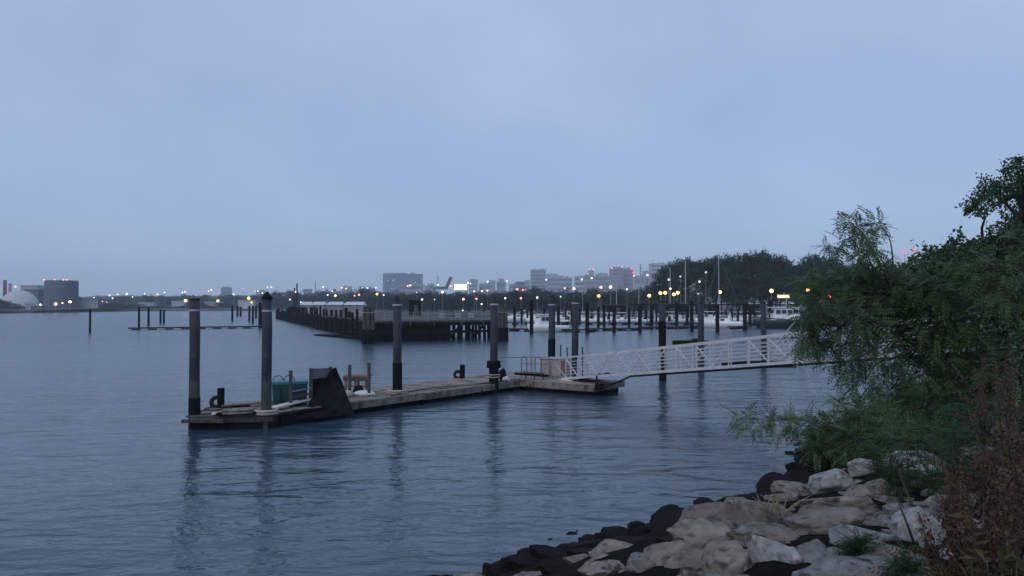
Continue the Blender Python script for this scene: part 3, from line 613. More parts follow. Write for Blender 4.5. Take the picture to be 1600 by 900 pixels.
for i in range(26):                                                                # posts standing along the long side
    k = 6 + i * 5.2 + q.uniform(-1.2, 1.2); p = C0 + dirB * k + Vector((.25, 0, 0)); r = .20 + .05 * q.random()
    if i in (1, 2, 14): continue
    MB().tube([p + Vector((0, 0, DZ - .6)), p + Vector((q.uniform(-.1, .1), 0, DZ + q.uniform(.9, 1.75)))], r, 8).build('post', M['darkwood'], pier)
rl = MB()
for i in range(9):
    p = C0.lerp(C1, (i + .6) / 9.4) + nb * .5; rl.tube([p + Vector((0, 0, DZ)), p + Vector((0, 0, DZ + 1.05))], .035, 6)
for z in (.35, .7, 1.05): rl.tube([C0.lerp(C1, .05) + nb * .5 + Vector((0, 0, DZ + z)), C0.lerp(C1, .98) + nb * .5 + Vector((0, 0, DZ + z))], .022, 6)
rl.build('railing', M['steel'], pier)
for u in (.24, .42, .63, .80, .92):                                                  # fender timbers on the front
    p = C0.lerp(C1, u) - nb * .28; MB().bar(p + Vector((0, 0, DZ + .05)), p + Vector((0, 0, DZ - .75)), .13, .12).build('fender', M['oldwood'], pier)
def dolphin(c, top, l, m, w):
    t = thing('pile_cluster', l, 'pile cluster', (c.x, c.y, 0), 'pile clusters at the pier corners')
    for k, (dx, dy) in enumerate(((-w, -.1), (0, -.25), (w, -.1), (-w * .6, .4), (w * .6, .4))):
        MB().tube([(c.x + dx, c.y + dy, -2), (c.x + dx * .9, c.y + dy * .9, top - .12 * (k % 3))], [.26, .23], 10).build('pile', M[m], t)
    MB().tube([(c.x, c.y - .1, -1), (c.x, c.y - .1, 1.7)], [w + .36, w + .3], 14).build('wet_foot', M['darkwood'], t)
    MB().ring((c.x, c.y, top - .7), w + .34, .04, 20, 5).build('cable_wrap', M['steel'], t)
dolphin(onz(576, 537) + Vector((0, 0, 0)), 4.35, 'weathered grey pile cluster at the near pier corner', 'oldwood', .5)
dolphin(onz(785.5, 533), 4.35, 'dark grey pile cluster at right end of the pier', 'oldwood', .42)
t = thing('broken_float', 'low dark broken raft sloping off the pier side', 'raft', tuple(onz(540, 528)))
a = onz(496, 524); b_ = onz(575, 531)
MB().bar(a + Vector((0, 0, .03)), b_ + Vector((0, 0, .45)), 1.1, .3).build('hull', M['darkwood'], t); MB().bar(a + Vector((3.4, .3, .45)), b_ + Vector((0, .3, .9)), .6, .12).build('plank', M['darkwood'], t)
# sheds on the pier
for px0, px1, Y, l in ((538, 567, 132, 'nearest white-roofed shed standing on the pier'), (511, 534, 152, 'middle white-roofed shed standing on the pier'), (488, 507, 176, 'third white-roofed shed standing on the pier'), (469, 486, 192, 'farthest white-roofed shed at back of the pier')):
    x0, x1 = gx(px0, Y), gx(px1, Y); w = x1 - x0; t = thing('storage_shed', l, 'shed', ((x0 + x1) / 2, Y + 2.5, DZ), 'white-roofed sheds on the pier'); ze = 4.6 - .05; zr = H + 4.6 / F * Y
    MB().box(((x0 + x1) / 2, Y + 1.7, (DZ + ze) / 2), (w, 3.2, ze - DZ)).build('wall', M['shedwall'], t)
    r_ = MB(); r_.v += [(x0 - .12, Y - .1, ze), (x1 + .12, Y - .1, ze), (x1 - .05, Y + 1.7, zr), (x0 + .05, Y + 1.7, zr), (x0 - .12, Y + 3.4, ze), (x1 + .12, Y + 3.4, ze)]; r_.f += [(0, 1, 2, 3), (3, 2, 5, 4), (0, 3, 4), (1, 5, 2), (0, 4, 5, 1)]
    r_.build('roof', M['roofwhite'], t)
    MB().box(((x0 + x1) / 2 - w * .2, Y + .17, DZ + .9), (.8, .1, 1.7)).build('door', M['oldwood'], t)
Y = 145; t = thing('dark_hut', 'dark boxy hut standing on the pier deck', 'hut', (gx(648.5, Y), Y, DZ))
MB().box((gx(648.5, Y), Y, 3.9), (2.0, 2.0, 2.6)).build('wall', M['darkwood'], t); MB().box((gx(648.5, Y), Y, 5.3), (2.4, 2.4, .22)).build('roof', M['darkwood'], t); MB().box((gx(648.5, Y) + .3, Y - 1.0, 3.6), (.7, .08, 1.8)).build('door', M['post'], t)
for px, l in ((690, 'small pale crate left of middle on the pier deck'), (716, 'small pale crate at middle of the pier deck'), (736, 'small pale crate near right end of the pier deck')):
    Y = 112; t = thing('crate', l, 'crate', (gx(px, Y), Y, DZ), 'crates on the pier deck'); MB().box((gx(px, Y), Y, DZ + .35), (.8, .6, .6)).build('body', M['shedwall'], t, bevel=.04); MB().box((gx(px, Y), Y, DZ + .68), (.86, .66, .07)).build('lid', M['palebld'], t)

# ---------------------------------------------------------------- marina: floats, piles, boats
def strip(name, a, b_, w, z, l, cat, group=None):
    d = (b_ - a).normalized(); nn = Vector((-d.y, d.x, 0)); t = thing(name, l, cat, (a.x, a.y, 0), group)
    MB().bar(a + Vector((0, 0, z - .06)), b_ + Vector((0, 0, z - .06)), w, .12).build('deck', M['oldwood'], t)
    MB().bar(a + Vector((0, 0, z - .18)), b_ + Vector((0, 0, z - .18)), w - .1, .12).build('edge_beam', M['darkwood'], t)
    L = (b_ - a).length; k = .6
    while k < L - .8:
        c = a + d * (k + .7); MB().bar(c - d * .7 + Vector((0, 0, z - .55)), c + d * .7 + Vector((0, 0, z - .55)), w * .8, .5).build('float', M['black'], t); k += max(2.8, L / 12)
    return t
strip('mooring_float', onz(200, 515.5), onz(408, 512.5), 1.2, .45, 'long narrow float lying alone on the open water', 'float')
strip('mooring_float', onz(793, 517), onz(925, 519), 1.8, .5, 'front marina float nearest the pier end', 'float', 'marina floats')
strip('mooring_float', onz(916, 517), onz(1004, 516), 1.8, .5, 'front marina float in front of the small white boats', 'float', 'marina floats')
strip('mooring_float', onz(1004, 514.5), onz(1088, 513), 1.8, .5, 'front marina float behind the dark-sleeved pile', 'float', 'marina floats')
strip('mooring_float', onz(1142, 514), onz(1168, 513), 1.8, .5, 'short marina float right of the white cruiser', 'float', 'marina floats')
strip('mooring_float', onz(796, 507.5), onz(1000, 507.5), 1.8, .6, 'back marina float in the left half of the marina', 'float', 'marina floats')
strip('mooring_float', onz(1004, 508), onz(1250, 508.5), 1.8, .6, 'back marina float in the right half of the marina', 'float', 'marina floats')
def far_pile(px, py0, py1, rpx, desc, group, m='darkwood'):
    p = onz(px, py1); Y = p.y; z = H + (476 - py0) / F * Y; r = rpx / F * Y / 2
    t = thing('mooring_pile', desc, 'pile', (p.x, Y, 0), group)
    MB().tube([(p.x, Y, -2), (p.x, Y, z)], [r * 1.05, r], 10).build('shaft', M[m], t); MB().tube([(p.x, Y, z), (p.x, Y, z + .12)], [r * 1.06, r * .6], 10).build('cap', M['black'], t)
    return t
for px, a, b_, l in ((140.5, 485, 520, 'lone dark pile standing far left in open water'), (217, 481, 513, 'leftmost thin pile rising from the lone float'), (232, 481, 509, 'second thin pile behind the lone float'), (250.8, 484.5, 505, 'left one of a close pile pair behind the float'), (256, 484.5, 505, 'right one of a close pile pair behind the float'),
        (363, 476.5, 501, 'dark pile behind the lone float, between the tall piles'), (371, 479, 494, 'left one of two small far piles'), (376, 479.5, 494, 'right one of two small far piles'), (389.5, 478.5, 502, 'thin pile in the group beside the tall capped pile'), (395, 478.5, 505, 'thicker pile in the group beside the tall capped pile'), (400, 479, 497, 'small far pile close to the tall capped pile'), (406.5, 474, 512, 'dark tall pile at right end of the lone float')):
    far_pile(px, a, b_, 3.2 if px != 406.5 else 5.5, l, 'piles by the lone float')
for px, a, b_, w in ((804, 479, 511, 4.5), (830.5, 470, 522, 6), (872.5, 480, 510, 5), (917.5, 474, 521, 6), (935, 480, 512, 4.5), (944, 478, 511, 4.5), (959.5, 480, 520, 5.5), (983, 482, 512, 4.5), (1000, 478, 519, 6), (1018, 478, 513, 6), (1057.5, 473, 510, 5), (1073.5, 478, 510, 4.5), (1081, 470, 518, 5.5), (1121, 476, 519, 6), (1143, 482, 509, 4), (1164, 474, 516, 6), (1172, 480, 509, 5), (1204.5, 470, 512, 6), (1232, 480, 510, 5), (815, 483, 506, 3.5), (850, 482, 506, 3.5), (893, 482, 506, 3.5), (906, 483, 506, 3.5), (972, 483, 506, 3.5), (1032, 483, 506, 3.5), (1108, 482, 506, 3.5), (1153, 483, 506, 3.5), (824, 484, 505, 3), (862, 484, 505, 3), (884, 484, 505, 3), (925, 483, 505, 3), (952, 484, 505, 3), (990, 483, 505, 3), (1010, 484, 505, 3), (1026, 484, 505, 3), (1045, 484, 505, 3), (1066, 483, 505, 3), (1092, 484, 505, 3), (1115, 483, 505, 3), (1134, 484, 505, 3), (1180, 483, 505, 3), (1215, 484, 505, 3)):
    auto(far_pile(px, a, b_, w, 'x', 'marina piles'), px, 'dark mooring pile among marina floats' if b_ > 507 else 'thin pile at the marina back')
# --- boats
def hull_mb(L, B, Hh, sheer=.35, flare=.75, z0=-.25):
    b = MB(); n = 12; sec = []
    for i in range(n + 1):
        t = i / n; hb = B / 2 * (1 - max(0, (t - .45) / .55) ** 2.2) * (.92 + .08 * min(1, t * 4)); hb = max(hb, .02); zs = Hh * (1 + sheer * t * t); x = -L / 2 + L * t
        xb = x - (L * .10 * t ** 3)
        sec.append([(xb, 0, z0 - .25 * (1 - t)), (xb, hb * flare * .8, z0), (x, hb * .97, zs * .55), (x, hb, zs), (x, hb * .86, zs + .02), (x, 0, zs + .05)])
    for s_ in (1, -1):
        base = len(b.v)
        for s in sec: b.v += [(p[0], p[1] * s_, p[2]) for p in s]
        for i in range(n):
            for j in range(5):
                a = base + i * 6 + j; f = (a, a + 6, a + 7, a + 1); b.f.append(f if s_ > 0 else f[::-1])
        b.f.append(tuple(base + j for j in range(6)))
    return b
def cabin_mb(x0, x1, w0, w1, z0, z1, rake=.35, rakeb=.05):
    b = MB(); b.v += [(x0, -w0 / 2, z0), (x1, -w1 / 2, z0), (x1, w1 / 2, z0), (x0, w0 / 2, z0), (x0 + rakeb, -w0 * .44, z1), (x1 - rake, -w1 * .42, z1), (x1 - rake, w1 * .42, z1), (x0 + rakeb, w0 * .44, z1)]
    b.f += [(0, 3, 2, 1), (4, 5, 6, 7), (0, 1, 5, 4), (1, 2, 6, 5), (2, 3, 7, 6), (3, 0, 4, 7)]; return b
def wins(t, x0, x1, w, z0, z1, n, rake=.3):
    for s in (1, -1):
        for k in range(n):
            xa = x0 + (x1 - x0) * (k + .12) / n; xb = x0 + (x1 - x0) * (k + .88) / n
            MB().box(((xa + xb) / 2, s * (w / 2), (z0 + z1) / 2), (xb - xa, .10, z1 - z0)).build('side_window', M['glass'], t)
def boat(kind):
    if kind == 'pilothouse':
        t = thing('cabin_boat', 'x', 'boat', proto=True); hull_mb(6.2, 2.3, .85).build('hull', M['white'], t, True)
        MB().ring((0, 0, 0), .01, .005, 4, 4)
        cabin_mb(-.6, 1.7, 1.8, 1.5, .85, 2.35, .3).build('cabin', M['white'], t); wins(t, -.45, 1.3, 1.62, 1.6, 2.1, 3)
        MB().box((1.42, 0, 1.85), (.12, 1.15, .5)).build('windshield', M['glass'], t); MB().box((.4, 0, 2.42), (2.5, 1.75, .09)).build('cabin_roof', M['white'], t)
        MB().box((-3.2, 0, .9), (.35, .4, 1.0)).build('outboard_motor', M['black'], t); MB().box((-.66, .2, 1.6), (.06, .6, 1.2)).build('cabin_door', M['glass'], t)
    elif kind == 'cruiser':
        t = thing('motor_cruiser', 'x', 'boat', proto=True); hull_mb(7.4, 2.7, 1.1, .3).build('hull', M['white'], t, True)
        cabin_mb(-1.4, 2.4, 2.2, 1.5, 1.12, 1.75, 1.3).build('cabin', M['white'], t); wins(t, -.6, 1.2, 2.0, 1.3, 1.6, 2)
        cabin_mb(-.9, .5, 2.0, 1.7, 1.75, 2.3, .6).build('windshield', M['glass'], t)
        r_ = MB(); r_.tube([(.6, 1.1, 1.3), (2.2, .95, 1.75), (3.5, .1, 2.0), (2.2, -.95, 1.75), (.6, -1.1, 1.3)], .03, 5); r_.build('bow_rail', M['alu'], t)
        r_ = MB(); r_.tube([(-1.6, 1.1, 1.1), (-1.3, 1.0, 2.6), (-1.3, -1.0, 2.6), (-1.6, -1.1, 1.1)], .06, 6); r_.build('radar_arch', M['white'], t)
    elif kind == 'sail':
        t = thing('sailboat', 'x', 'boat', proto=True); hull_mb(8.2, 2.5, .95, .25).build('hull', M['white'], t, True)
        cabin_mb(-1.2, 2.2, 1.7, 1.1, .98, 1.5, .5).build('cabin', M['white'], t); wins(t, -.8, 1.5, 1.55, 1.1, 1.35, 3)
        MB().tube([(.9, 0, 1.0), (.9, 0, 13)], [.085, .055], 8).build('mast', M['alu'], t); bm = MB().tube([(.85, 0, 2.3), (-2.6, 0, 2.25)], .06, 8).build('boom', M['alu'], t)
        MB().tube([(.6, 0, 2.42), (-1, 0, 2.5), (-2.5, 0, 2.36)], [.1, .19, .1], 8).build('furled_sail', M['navy'], bm)
        r_ = MB()
        for p in ((3.9, 0, 1.25), (-4.0, 0, 1.0), (.9, 1.15, 1), (.9, -1.15, 1)): r_.tube([(.9, 0, 12.8), p], .012, 4)
        r_.build('rigging', M['steel'], t); MB().bar((.9, -.8, 7), (.9, .8, 7), .05, .05).build('spreader', M['alu'], t)
    elif kind == 'trawler':
        t = thing('fishing_boat', 'x', 'boat', proto=True); hull_mb(10, 3.4, 1.35, .45).build('hull', M['dgreen'], t, True)
        MB().box((-1, 0, 1.42), (7, 3.0, .1)).build('deck', M['white'], t); cabin_mb(-2.2, 2.0, 2.5, 2.2, 1.45, 3.3, .3).build('cabin', M['white'], t); wins(t, -2, 1.6, 2.3, 2.4, 3.0, 4)
        MB().box((1.85, 0, 2.7), (.14, 1.6, .6)).build('windshield', M['glass'], t); MB().box((-.2, 0, 3.4), (5.0, 2.6, .12)).build('cabin_roof', M['white'], t)
        MB().tube([(-.4, 0, 3.4), (-.4, 0, 5.2)], .06, 6).build('mast', M['alu'], t)
        r_ = MB(); r_.tube([(2.2, 1.3, 1.6), (2.2, 1.3, 2.4), (4.6, .15, 2.8), (2.2, -1.3, 2.4), (2.2, -1.3, 1.6)], .035, 5); r_.build('bow_rail', M['alu'], t)
    else:
        t = thing('open_motorboat', 'x', 'boat', proto=True); hull_mb(5.4, 2.1, .75).build('hull', M['white'], t, True)
        cabin_mb(-.6, .4, .8, .7, .75, 1.7, .2).build('console', M['white'], t); MB().box((-2.8, 0, .9), (.4, .45, 1.1)).build('outboard_motor', M['black'], t)
        r_ = MB()
        for x in (-1.1, .6):
            for y in (-.7, .7): r_.tube([(x, y, .7), (x, y, 2.2)], .03, 5)
        r_.tube([(-1.1, -.7, 2.17), (-1.1, .7, 2.17), (.6, .7, 2.17), (.6, -.7, 2.17), (-1.1, -.7, 2.17)], .03, 5); r_.build('top_frame', M['alu'], t); MB().box((-.25, 0, 2.24), (2.2, 1.7, .08)).build('canopy', M['white'] if kind == 'open' else M['navy'], t); MB().box((.35, 0, 1.55), (.08, .7, .4)).build('windscreen', M['glass'], t)
    return t
BP = {k: boat(k) for k in ('pilothouse', 'cruiser', 'sail', 'trawler', 'open', 'openn')}
BOATS = [('pilothouse', 855, 518.5, 205, 1., 'white pilothouse boat berthed behind the pier end'), ('cruiser', 1128, 512.5, 160, .95, 'white cruiser moored beside the front marina float'), ('trawler', 1225, 513, 175, 1.0, 'dark-hulled fishing boat with white wheelhouse at right'),
    ('cruiser', 812, 503.5, 200, 1.0, 'white cruiser just right of the pier end'), ('cruiser', 880, 503, 10, .9, 'white cruiser at the back, right of the pilothouse boat'), ('open', 930, 505, 190, 1., 'small open boat left of the middle marina piles'), ('open', 972, 506, 250, 1., 'small open boat right of the middle marina piles'), ('cruiser', 990, 505, 185, .7, 'small white cruiser at the middle of the marina'),
    ('sail', 1003, 503, 175, .72, 'sailboat with a short mast at the middle of the marina'), ('sail', 1077, 503, 200, 1.05, 'sailboat carrying the tallest mast in the marina'), ('sail', 1131, 505, 170, 1.08, 'sailboat carrying the second tall mast, before the dark trees'), ('open', 1046, 505, 200, 1.05, 'small open boat near the dark-sleeved pile'), ('openn', 1063, 505, 30, 1.05, 'small open boat with a navy canopy top'),
    ('cruiser', 1090, 504, 190, .8, 'small white cruiser left of the second tall mast'), ('cruiser', 1148, 504, 185, .9, 'white cruiser right of the second tall mast'), ('cruiser', 1182, 502.5, 170, 1.1, 'larger white cruiser behind the fishing boat'), ('sail', 1053, 502, 190, .95, 'sailboat with a thin mast left of the tallest mast'), ('open', 905, 505, 200, 1., 'small open boat between the two near grey piles'), ('pilothouse', 1025, 504.5, 10, .8, 'small pilothouse boat left of the dark-sleeved pile'),
    ('openn', 842, 505, 190, 1., 'small open boat behind the pilothouse boat'), ('pilothouse', 954, 504, 170, .9, 'small pilothouse boat at left of the middle floats'), ('cruiser', 1040, 503, 170, .9, 'white cruiser at the back by the dark-sleeved pile'),
    ('cruiser', 826, 499.5, 170, .9, 'white cruiser at the sea wall behind the pilothouse boat'), ('open', 868, 506, 200, 1., 'small open boat just right of the pilothouse boat'), ('pilothouse', 893, 500, 190, .9, 'small pilothouse boat at the sea wall between the two near grey piles'), ('cruiser', 938, 500, 10, .8, 'white cruiser at the sea wall left of the middle'),
    ('sail', 968, 501, 185, .8, 'sailboat left of the short-masted sailboat'), ('cruiser', 1014, 501, 180, .85, 'white cruiser at the sea wall left of the dark-sleeved pile'), ('open', 1108, 506, 190, 1.1, 'small open boat between the white cruiser and the tall mast'), ('pilothouse', 1160, 504, 185, 1., 'pilothouse boat left of the large back cruiser'), ('sail', 914, 501, 170, .62, 'sailboat with a low mast between the two near grey piles and the middle'), ('sail', 1098, 501, 180, .75, 'sailboat with a short thin mast left of the second tall mast'), ('sail', 1170, 501, 185, .7, 'sailboat with a short thin mast left of the large back cruiser'), ('cruiser', 1206, 501, 175, .8, 'white cruiser at the sea wall behind the fishing boat')]
for kind, px, py, rz, sc, l in BOATS:
    o = copy_tree(BP[kind]); p = onz(px, py); o.location = (p.x, p.y, 0); o.rotation_euler.z = R(rz); o.scale = (sc * 1.2,) * 3; o['label'] = l; o['group'] = 'boats in the marina'
for p in BP.values(): drop(p)
# sea wall, promenade rail and dark boat shed
sw = MB(); a = onz(796, 499); b_ = onz(1420, 504)
t = thing('sea_wall', 'low dark sea wall behind the marina boats', 'wall', (a.x, a.y, 0)); MB().bar(a + Vector((0, -1, .9)), b_ + Vector((0, -1, .9)), .8, 2.2).build('wall', M['conc'], t); MB().bar(a + Vector((0, -1, 2.06)), b_ + Vector((0, -1, 2.06)), 1., .1).build('coping', M['oldwood'], t)
t = thing('elevated_walkway', 'dark raised walkway with rails in front of the trees', 'walkway', (gx(1120, 196), 196, 0)); Y = 196
MB().box(((gx(985, Y) + gx(1330, Y)) / 2, Y, 4.62), (gx(1330, Y) - gx(985, Y), 1.6, .3)).build('deck', M['darkwood'], t)
for z in (5.1, 5.45): MB().box(((gx(985, Y) + gx(1330, Y)) / 2, Y - .8, z), (gx(1330, Y) - gx(985, Y), .1, .1)).build('rail', M['oldwood'], t)
for px in range(990, 1331, 17): MB().tube([(gx(px, Y), Y - .6, -2), (gx(px, Y), Y - .6, 5.5)], .14, 7).build('post', M['darkwood'], t)
for px0, px1, l in ((950, 978, 'dark boat shed at left behind the middle boats'), (1030, 1072, 'dark boat shed behind the sailboat with the tallest mast'), (1092, 1120, 'dark boat shed left of the second tall mast'), (1168, 1196, 'dark boat shed left of the fishing boat')):
    Y = 201; t = thing('boat_shed', l, 'shed', (gx((px0 + px1) / 2, Y), Y, 2), 'dark boat sheds on the promenade'); x0, x1 = gx(px0, Y), gx(px1, Y)
    MB().box(((x0 + x1) / 2, Y + 2, 3.2), (x1 - x0, 4, 2.4)).build('wall', M['darkwood'], t); MB().box(((x0 + x1) / 2, Y + 2, 4.5), (x1 - x0 + .6, 4.6, .2)).build('roof', M['oldwood'], t); MB().box(((x0 + x1) / 2, Y - .02, 2.9), (1.6, .1, 1.7)).build('door', M['oldwood'], t)

# ---------------------------------------------------------------- near piles
def near_pile(px, Y, top, wpx, l, sleeve=None, band=None, cap='flat', moss=None, sleeve0=-2, wide=1.12):
    x = gx(px, Y); r = wpx / F * Y / 2; z = H + (476 - top) / F * Y
    t = thing('dock_pile', l, 'pile', (x, Y, 0), 'tall grey mooring piles'); sh = MB(); n = 14
    zs = [-3, 0, z * .25, z * .5, z * .75, z]; sh.tube([(x + .012 * math.sin(k * 2.1), Y, q_) for k, q_ in enumerate(zs)], r, n); sh.build('shaft', M['pile'], t, True)
    if moss: MB().tube([(x, Y, moss[0]), (x, Y, moss[1])], [r * 1.02, r * 1.012], n, False).build('algae_zone', M['pile_moss'], t, True)
    if sleeve: MB().tube([(x, Y, sleeve0), (x, Y, sleeve)], r * wide, n).build('sleeve', M['black'], t, False)
    if band: MB().tube([(x, Y, band - .035), (x, Y, band + .035)], r * 1.04, n).build('band', M['band'], t)
    if cap == 'cone': MB().tube([(x, Y, z - .02), (x, Y, z + .05), (x, Y, z + .28)], [r * 1.1, r * 1.1, .03], n).build('cap', M['black'], t)
    elif cap == 'flat': MB().tube([(x, Y, z), (x, Y, z + .05)], [r * 1.02, r * .95], n).build('cap', M['black'], t)
    elif cap == 'stub':
        MB().tube([(x, Y, z - .03), (x, Y, z + .05)], r * 1.14, n).build('cap', M['band'], t); MB().tube([(x - .02, Y, z + .05), (x - .02, Y, z + .42)], [r * .7, r * .6], n).build('stub', M['pile'], t)
    elif cap == 'bird':
        MB().tube([(x, Y, z - .03), (x, Y, z + .05)], r * 1.14, n).build('cap', M['band'], t); MB().tube([(x, Y, z + .05), (x, Y, z + .5), (x, Y, z + .58)], [r * .7, r * .62, r * .8], n).build('stub', M['pile'], t)
    t.rotation_euler = (R(random.uniform(-.5, .5)), R(random.uniform(-.6, .6)), 0)
    return t
near_pile(305.5, 29.3, 468.5, 16, 'leftmost tall grey pile with a short black sleeve', 1.12, H - .21, 'flat', (1.1, 1.75))
near_pile(417.5, 29.2, 467, 15.4, 'tall pile with a pointed cap at the dock end', None, H - .23, 'cone', (.4, 1.75))
near_pile(621.5, 36, 477, 13.2, 'tall pile with black sleeve at middle of the dock', 1.93, None, 'stub', None, wide=1.13)
near_pile(771.5, 40.6, 476, 12.4, 'tall pile with rope wrapped round its black foot', 1.55, None, 'stub', None, wide=1.25)
near_pile(861.5, 46.5, 476.5, 10.4, 'tall pile behind the dock cabinet with black sleeve', 2.55, None, 'bird', None)
near_pile(898, 46.5, 474, 10.6, 'tall grey pile beside the foot of the gangway', None, None, 'stub', None)
near_pile(1035, 47.5, 472, 10.5, 'tall pile with a long black sleeve behind the gangway', 3.6, None, 'flat', None, wide=1.1)
near_pile(1095, 53, 474, 9.6, 'tall grey pile behind the middle of the gangway', None, None, 'flat')
near_pile(1193.5, 60, 474, 8.6, 'tall grey pile behind the upper gangway', None, None, 'flat')

# ---------------------------------------------------------------- floating dock
D = Vector((.6, .8, 0)).normalized(); Nn = Vector((-.8, .6, 0)); P0 = Vector((-9.0, 29.7, 0)); DK = .52; Wd = 3.5; LEN = 20.5
def dk(s, w, z=DK): p = P0 + D * s + Nn * w; return Vector((p.x, p.y, z))
dock = thing('floating_dock', 'long weathered plank dock floating in the harbour', 'dock', tuple(dk(6, 1.7, 0)))
pl = MB(); q = random.Random(4); s = .2
while s < LEN:
    wdt = q.uniform(.17, .2); a = dk(s, -.02 + q.uniform(-.03, .03), DK - .03 + q.uniform(-.012, .012)); b_ = dk(s, Wd + q.uniform(-.04, .04), DK - .03 + q.uniform(-.012, .012)); pl.bar(a, b_, wdt - .015, .05); s += wdt
pl.build('deck', M['wood'], dock)
# the splayed end of the dock, with its own planks
e = MB(); E = [Vector((-11.85, 28.7, 0)), Vector((-8.85, 28.95, 0)), dk(.2, 0, 0), dk(.2, Wd, 0), Vector((-12.2, 30.3, 0))]
for k in range(14):
    t_ = (k + .5) / 14; a = Vector((-11.9 - .2 * t_, 28.7 + 2.95 * t_, DK - .04)); b_ = Vector((-8.9 + 1.4 * max(0, t_ - .1) - 1.2 * max(0, t_ - .55) * 2, 28.97 + 2.3 * t_, DK - .04)); e.bar(a + Vector((q.uniform(-.12, .12), 0, q.uniform(-.02, .03))), b_ + Vector((q.uniform(-.1, .05), 0, q.uniform(-.02, .02))), .2, .05)
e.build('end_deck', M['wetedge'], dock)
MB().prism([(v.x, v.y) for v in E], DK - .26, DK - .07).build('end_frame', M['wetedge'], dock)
MB().prism([(v.x * .995 - .0, v.y + .12) for v in E], -.25, DK - .26).build('end_float', M['black'], dock)
for k in range(5):
    a, b_ = LEN * k / 5 + .02, LEN * (k + 1) / 5 - .02
    MB().bar(dk(a, -.06, DK - .16 + q.uniform(-.02, .02)), dk(b_, -.06, DK - .16 + q.uniform(-.02, .02)), .09, .30).build('edge_beam', M['edge'], dock)
    MB().bar(dk(a, Wd + .06, DK - .16), dk(b_, Wd + .06, DK - .16), .09, .30).build('edge_beam', M['edge'], dock)
    MB().bar(dk(a + .1, Wd / 2, .0), dk(b_ - .1, Wd / 2, .0), Wd - .35, .62).build('float', M['black'], dock)
MB().bar(dk(LEN, -.1, DK - .16), dk(LEN, Wd + .1, DK - .16), .09, .3).build('edge_beam', M['edge'], dock)
for s in (2.6, 9.0, 13.2, 18.5):
    c = MB(); c.bar(dk(s, .28, DK + .06), dk(s + .34, .28, DK + .06), .05, .05); c.bar(dk(s + .1, .28, DK - .02), dk(s + .1, .28, DK + .06), .05, .05); c.bar(dk(s + .24, .28, DK - .02), dk(s + .24, .28, DK + .06), .05, .05); c.build('cleat', M['steel'], dock)
# cross float at the landing
A = dk(15.6, -.15, 0); u = -Nn; v = D
cf = thing('landing_float', 'short plank float under the gangway foot', 'dock', tuple(A + u * 2 + v * 1.4))
CW, CL = 3.0, 4.5
def cfp(a, b_, z=DK + .02): p = A + u * a + v * b_; return Vector((p.x, p.y, z))
pl = MB(); s = .1
while s < CW - .05: pl.bar(cfp(0, s, DK), cfp(CL + q.uniform(-.03, .03), s, DK), .17, .05); s += .185
pl.build('deck', M['wood'], cf)
MB().bar(cfp(0, -.06, DK - .14), cfp(CL + .05, -.06, DK - .14), .09, .32).build('edge_beam', M['edge'], cf); MB().bar(cfp(CL + .06, -.1, DK - .14), cfp(CL + .06, CW + .1, DK - .14), .09, .32).build('edge_beam', M['edge'], cf); MB().bar(cfp(0, CW + .06, DK - .14), cfp(CL, CW + .06, DK - .14), .09, .32).build('edge_beam', M['edge'], cf)
MB().bar(cfp(.2, CW / 2, -.03), cfp(CL - .15, CW / 2, -.03), CW - .25, .6).build('float', M['black'], cf)
MB().box(cfp(CL + .25, .2, DK - .05), (.35, .35, .3), R(53)).build('corner_bracket', M['black'], cf)
# pile hoops on the dock
for px, Y, r, l, m in ((417.5, 29.2, .40, 'pale rope ring round the capped pile foot', 'rope'), (621.5, 36, .42, 'pale rope ring round the middle pile foot', 'rope'), (771.5, 40.6, .38, 'dark rope coil round the rope-wrapped pile', 'black')):
    t = MB(); z = DK + .05
    for k in range(2 if m == 'rope' else 5): t.ring((gx(px, Y), Y - .03 * k, z + (.09 * k if m == 'rope' else .8 + .07 * k)), r * (1 - .02 * k) * (1 if m == 'rope' else .86), .055, 22, 7)
    tag(t.build('rope_coil', M[m], None, True), l, 'rope')
t = MB(); t.ring((gx(771.5, 40.6), 40.6, .98), .31, .03, 20, 6); t.ring((gx(771.5, 40.6), 40.6, .9), .31, .03, 20, 6, Matrix.Rotation(R(10), 3, 'X')); tag(t.build('rope_coil', M['rope'], None, True), 'pale rope tied round the rope-wrapped pile', 'rope')
# bollards and tyres
def bollard(px, py, Y, hpx, wpx, l, tyre):
    p = at(px, py, Y); h = hpx / F * Y; w = wpx / F * Y; t = thing('bollard', l, 'bollard', (p.x, Y, DK), 'short black bollards on the dock')
    MB().tube([(p.x, Y, DK - .03), (p.x, Y, DK + h)], w / 2, 12).build('post', M['black'], t); MB().tube([(p.x, Y, DK + h), (p.x, Y, DK + h + .04)], [w * .54, w * .45], 12).build('cap', M['black'], t)
    if tyre:
        MB_ = MB(); MB_.ring((p.x - w * .5 - .12, Y + .22, DK + .17), .19, .085, 22, 8, Matrix.Rotation(R(38), 3, 'Y') @ Matrix.Rotation(R(70), 3, 'X')); tag(MB_.build('tyre', M['tyre'], None, True), tyre, 'tyre')
bollard(345, 638, 31.2, 28, 11, 'short black bollard near the left pile', 'black tyre leaning on the left bollard')
bollard(722.5, 590, 43.4, 20, 8, 'short black bollard behind the middle of the dock', 'black tyre leaning on the middle bollard')
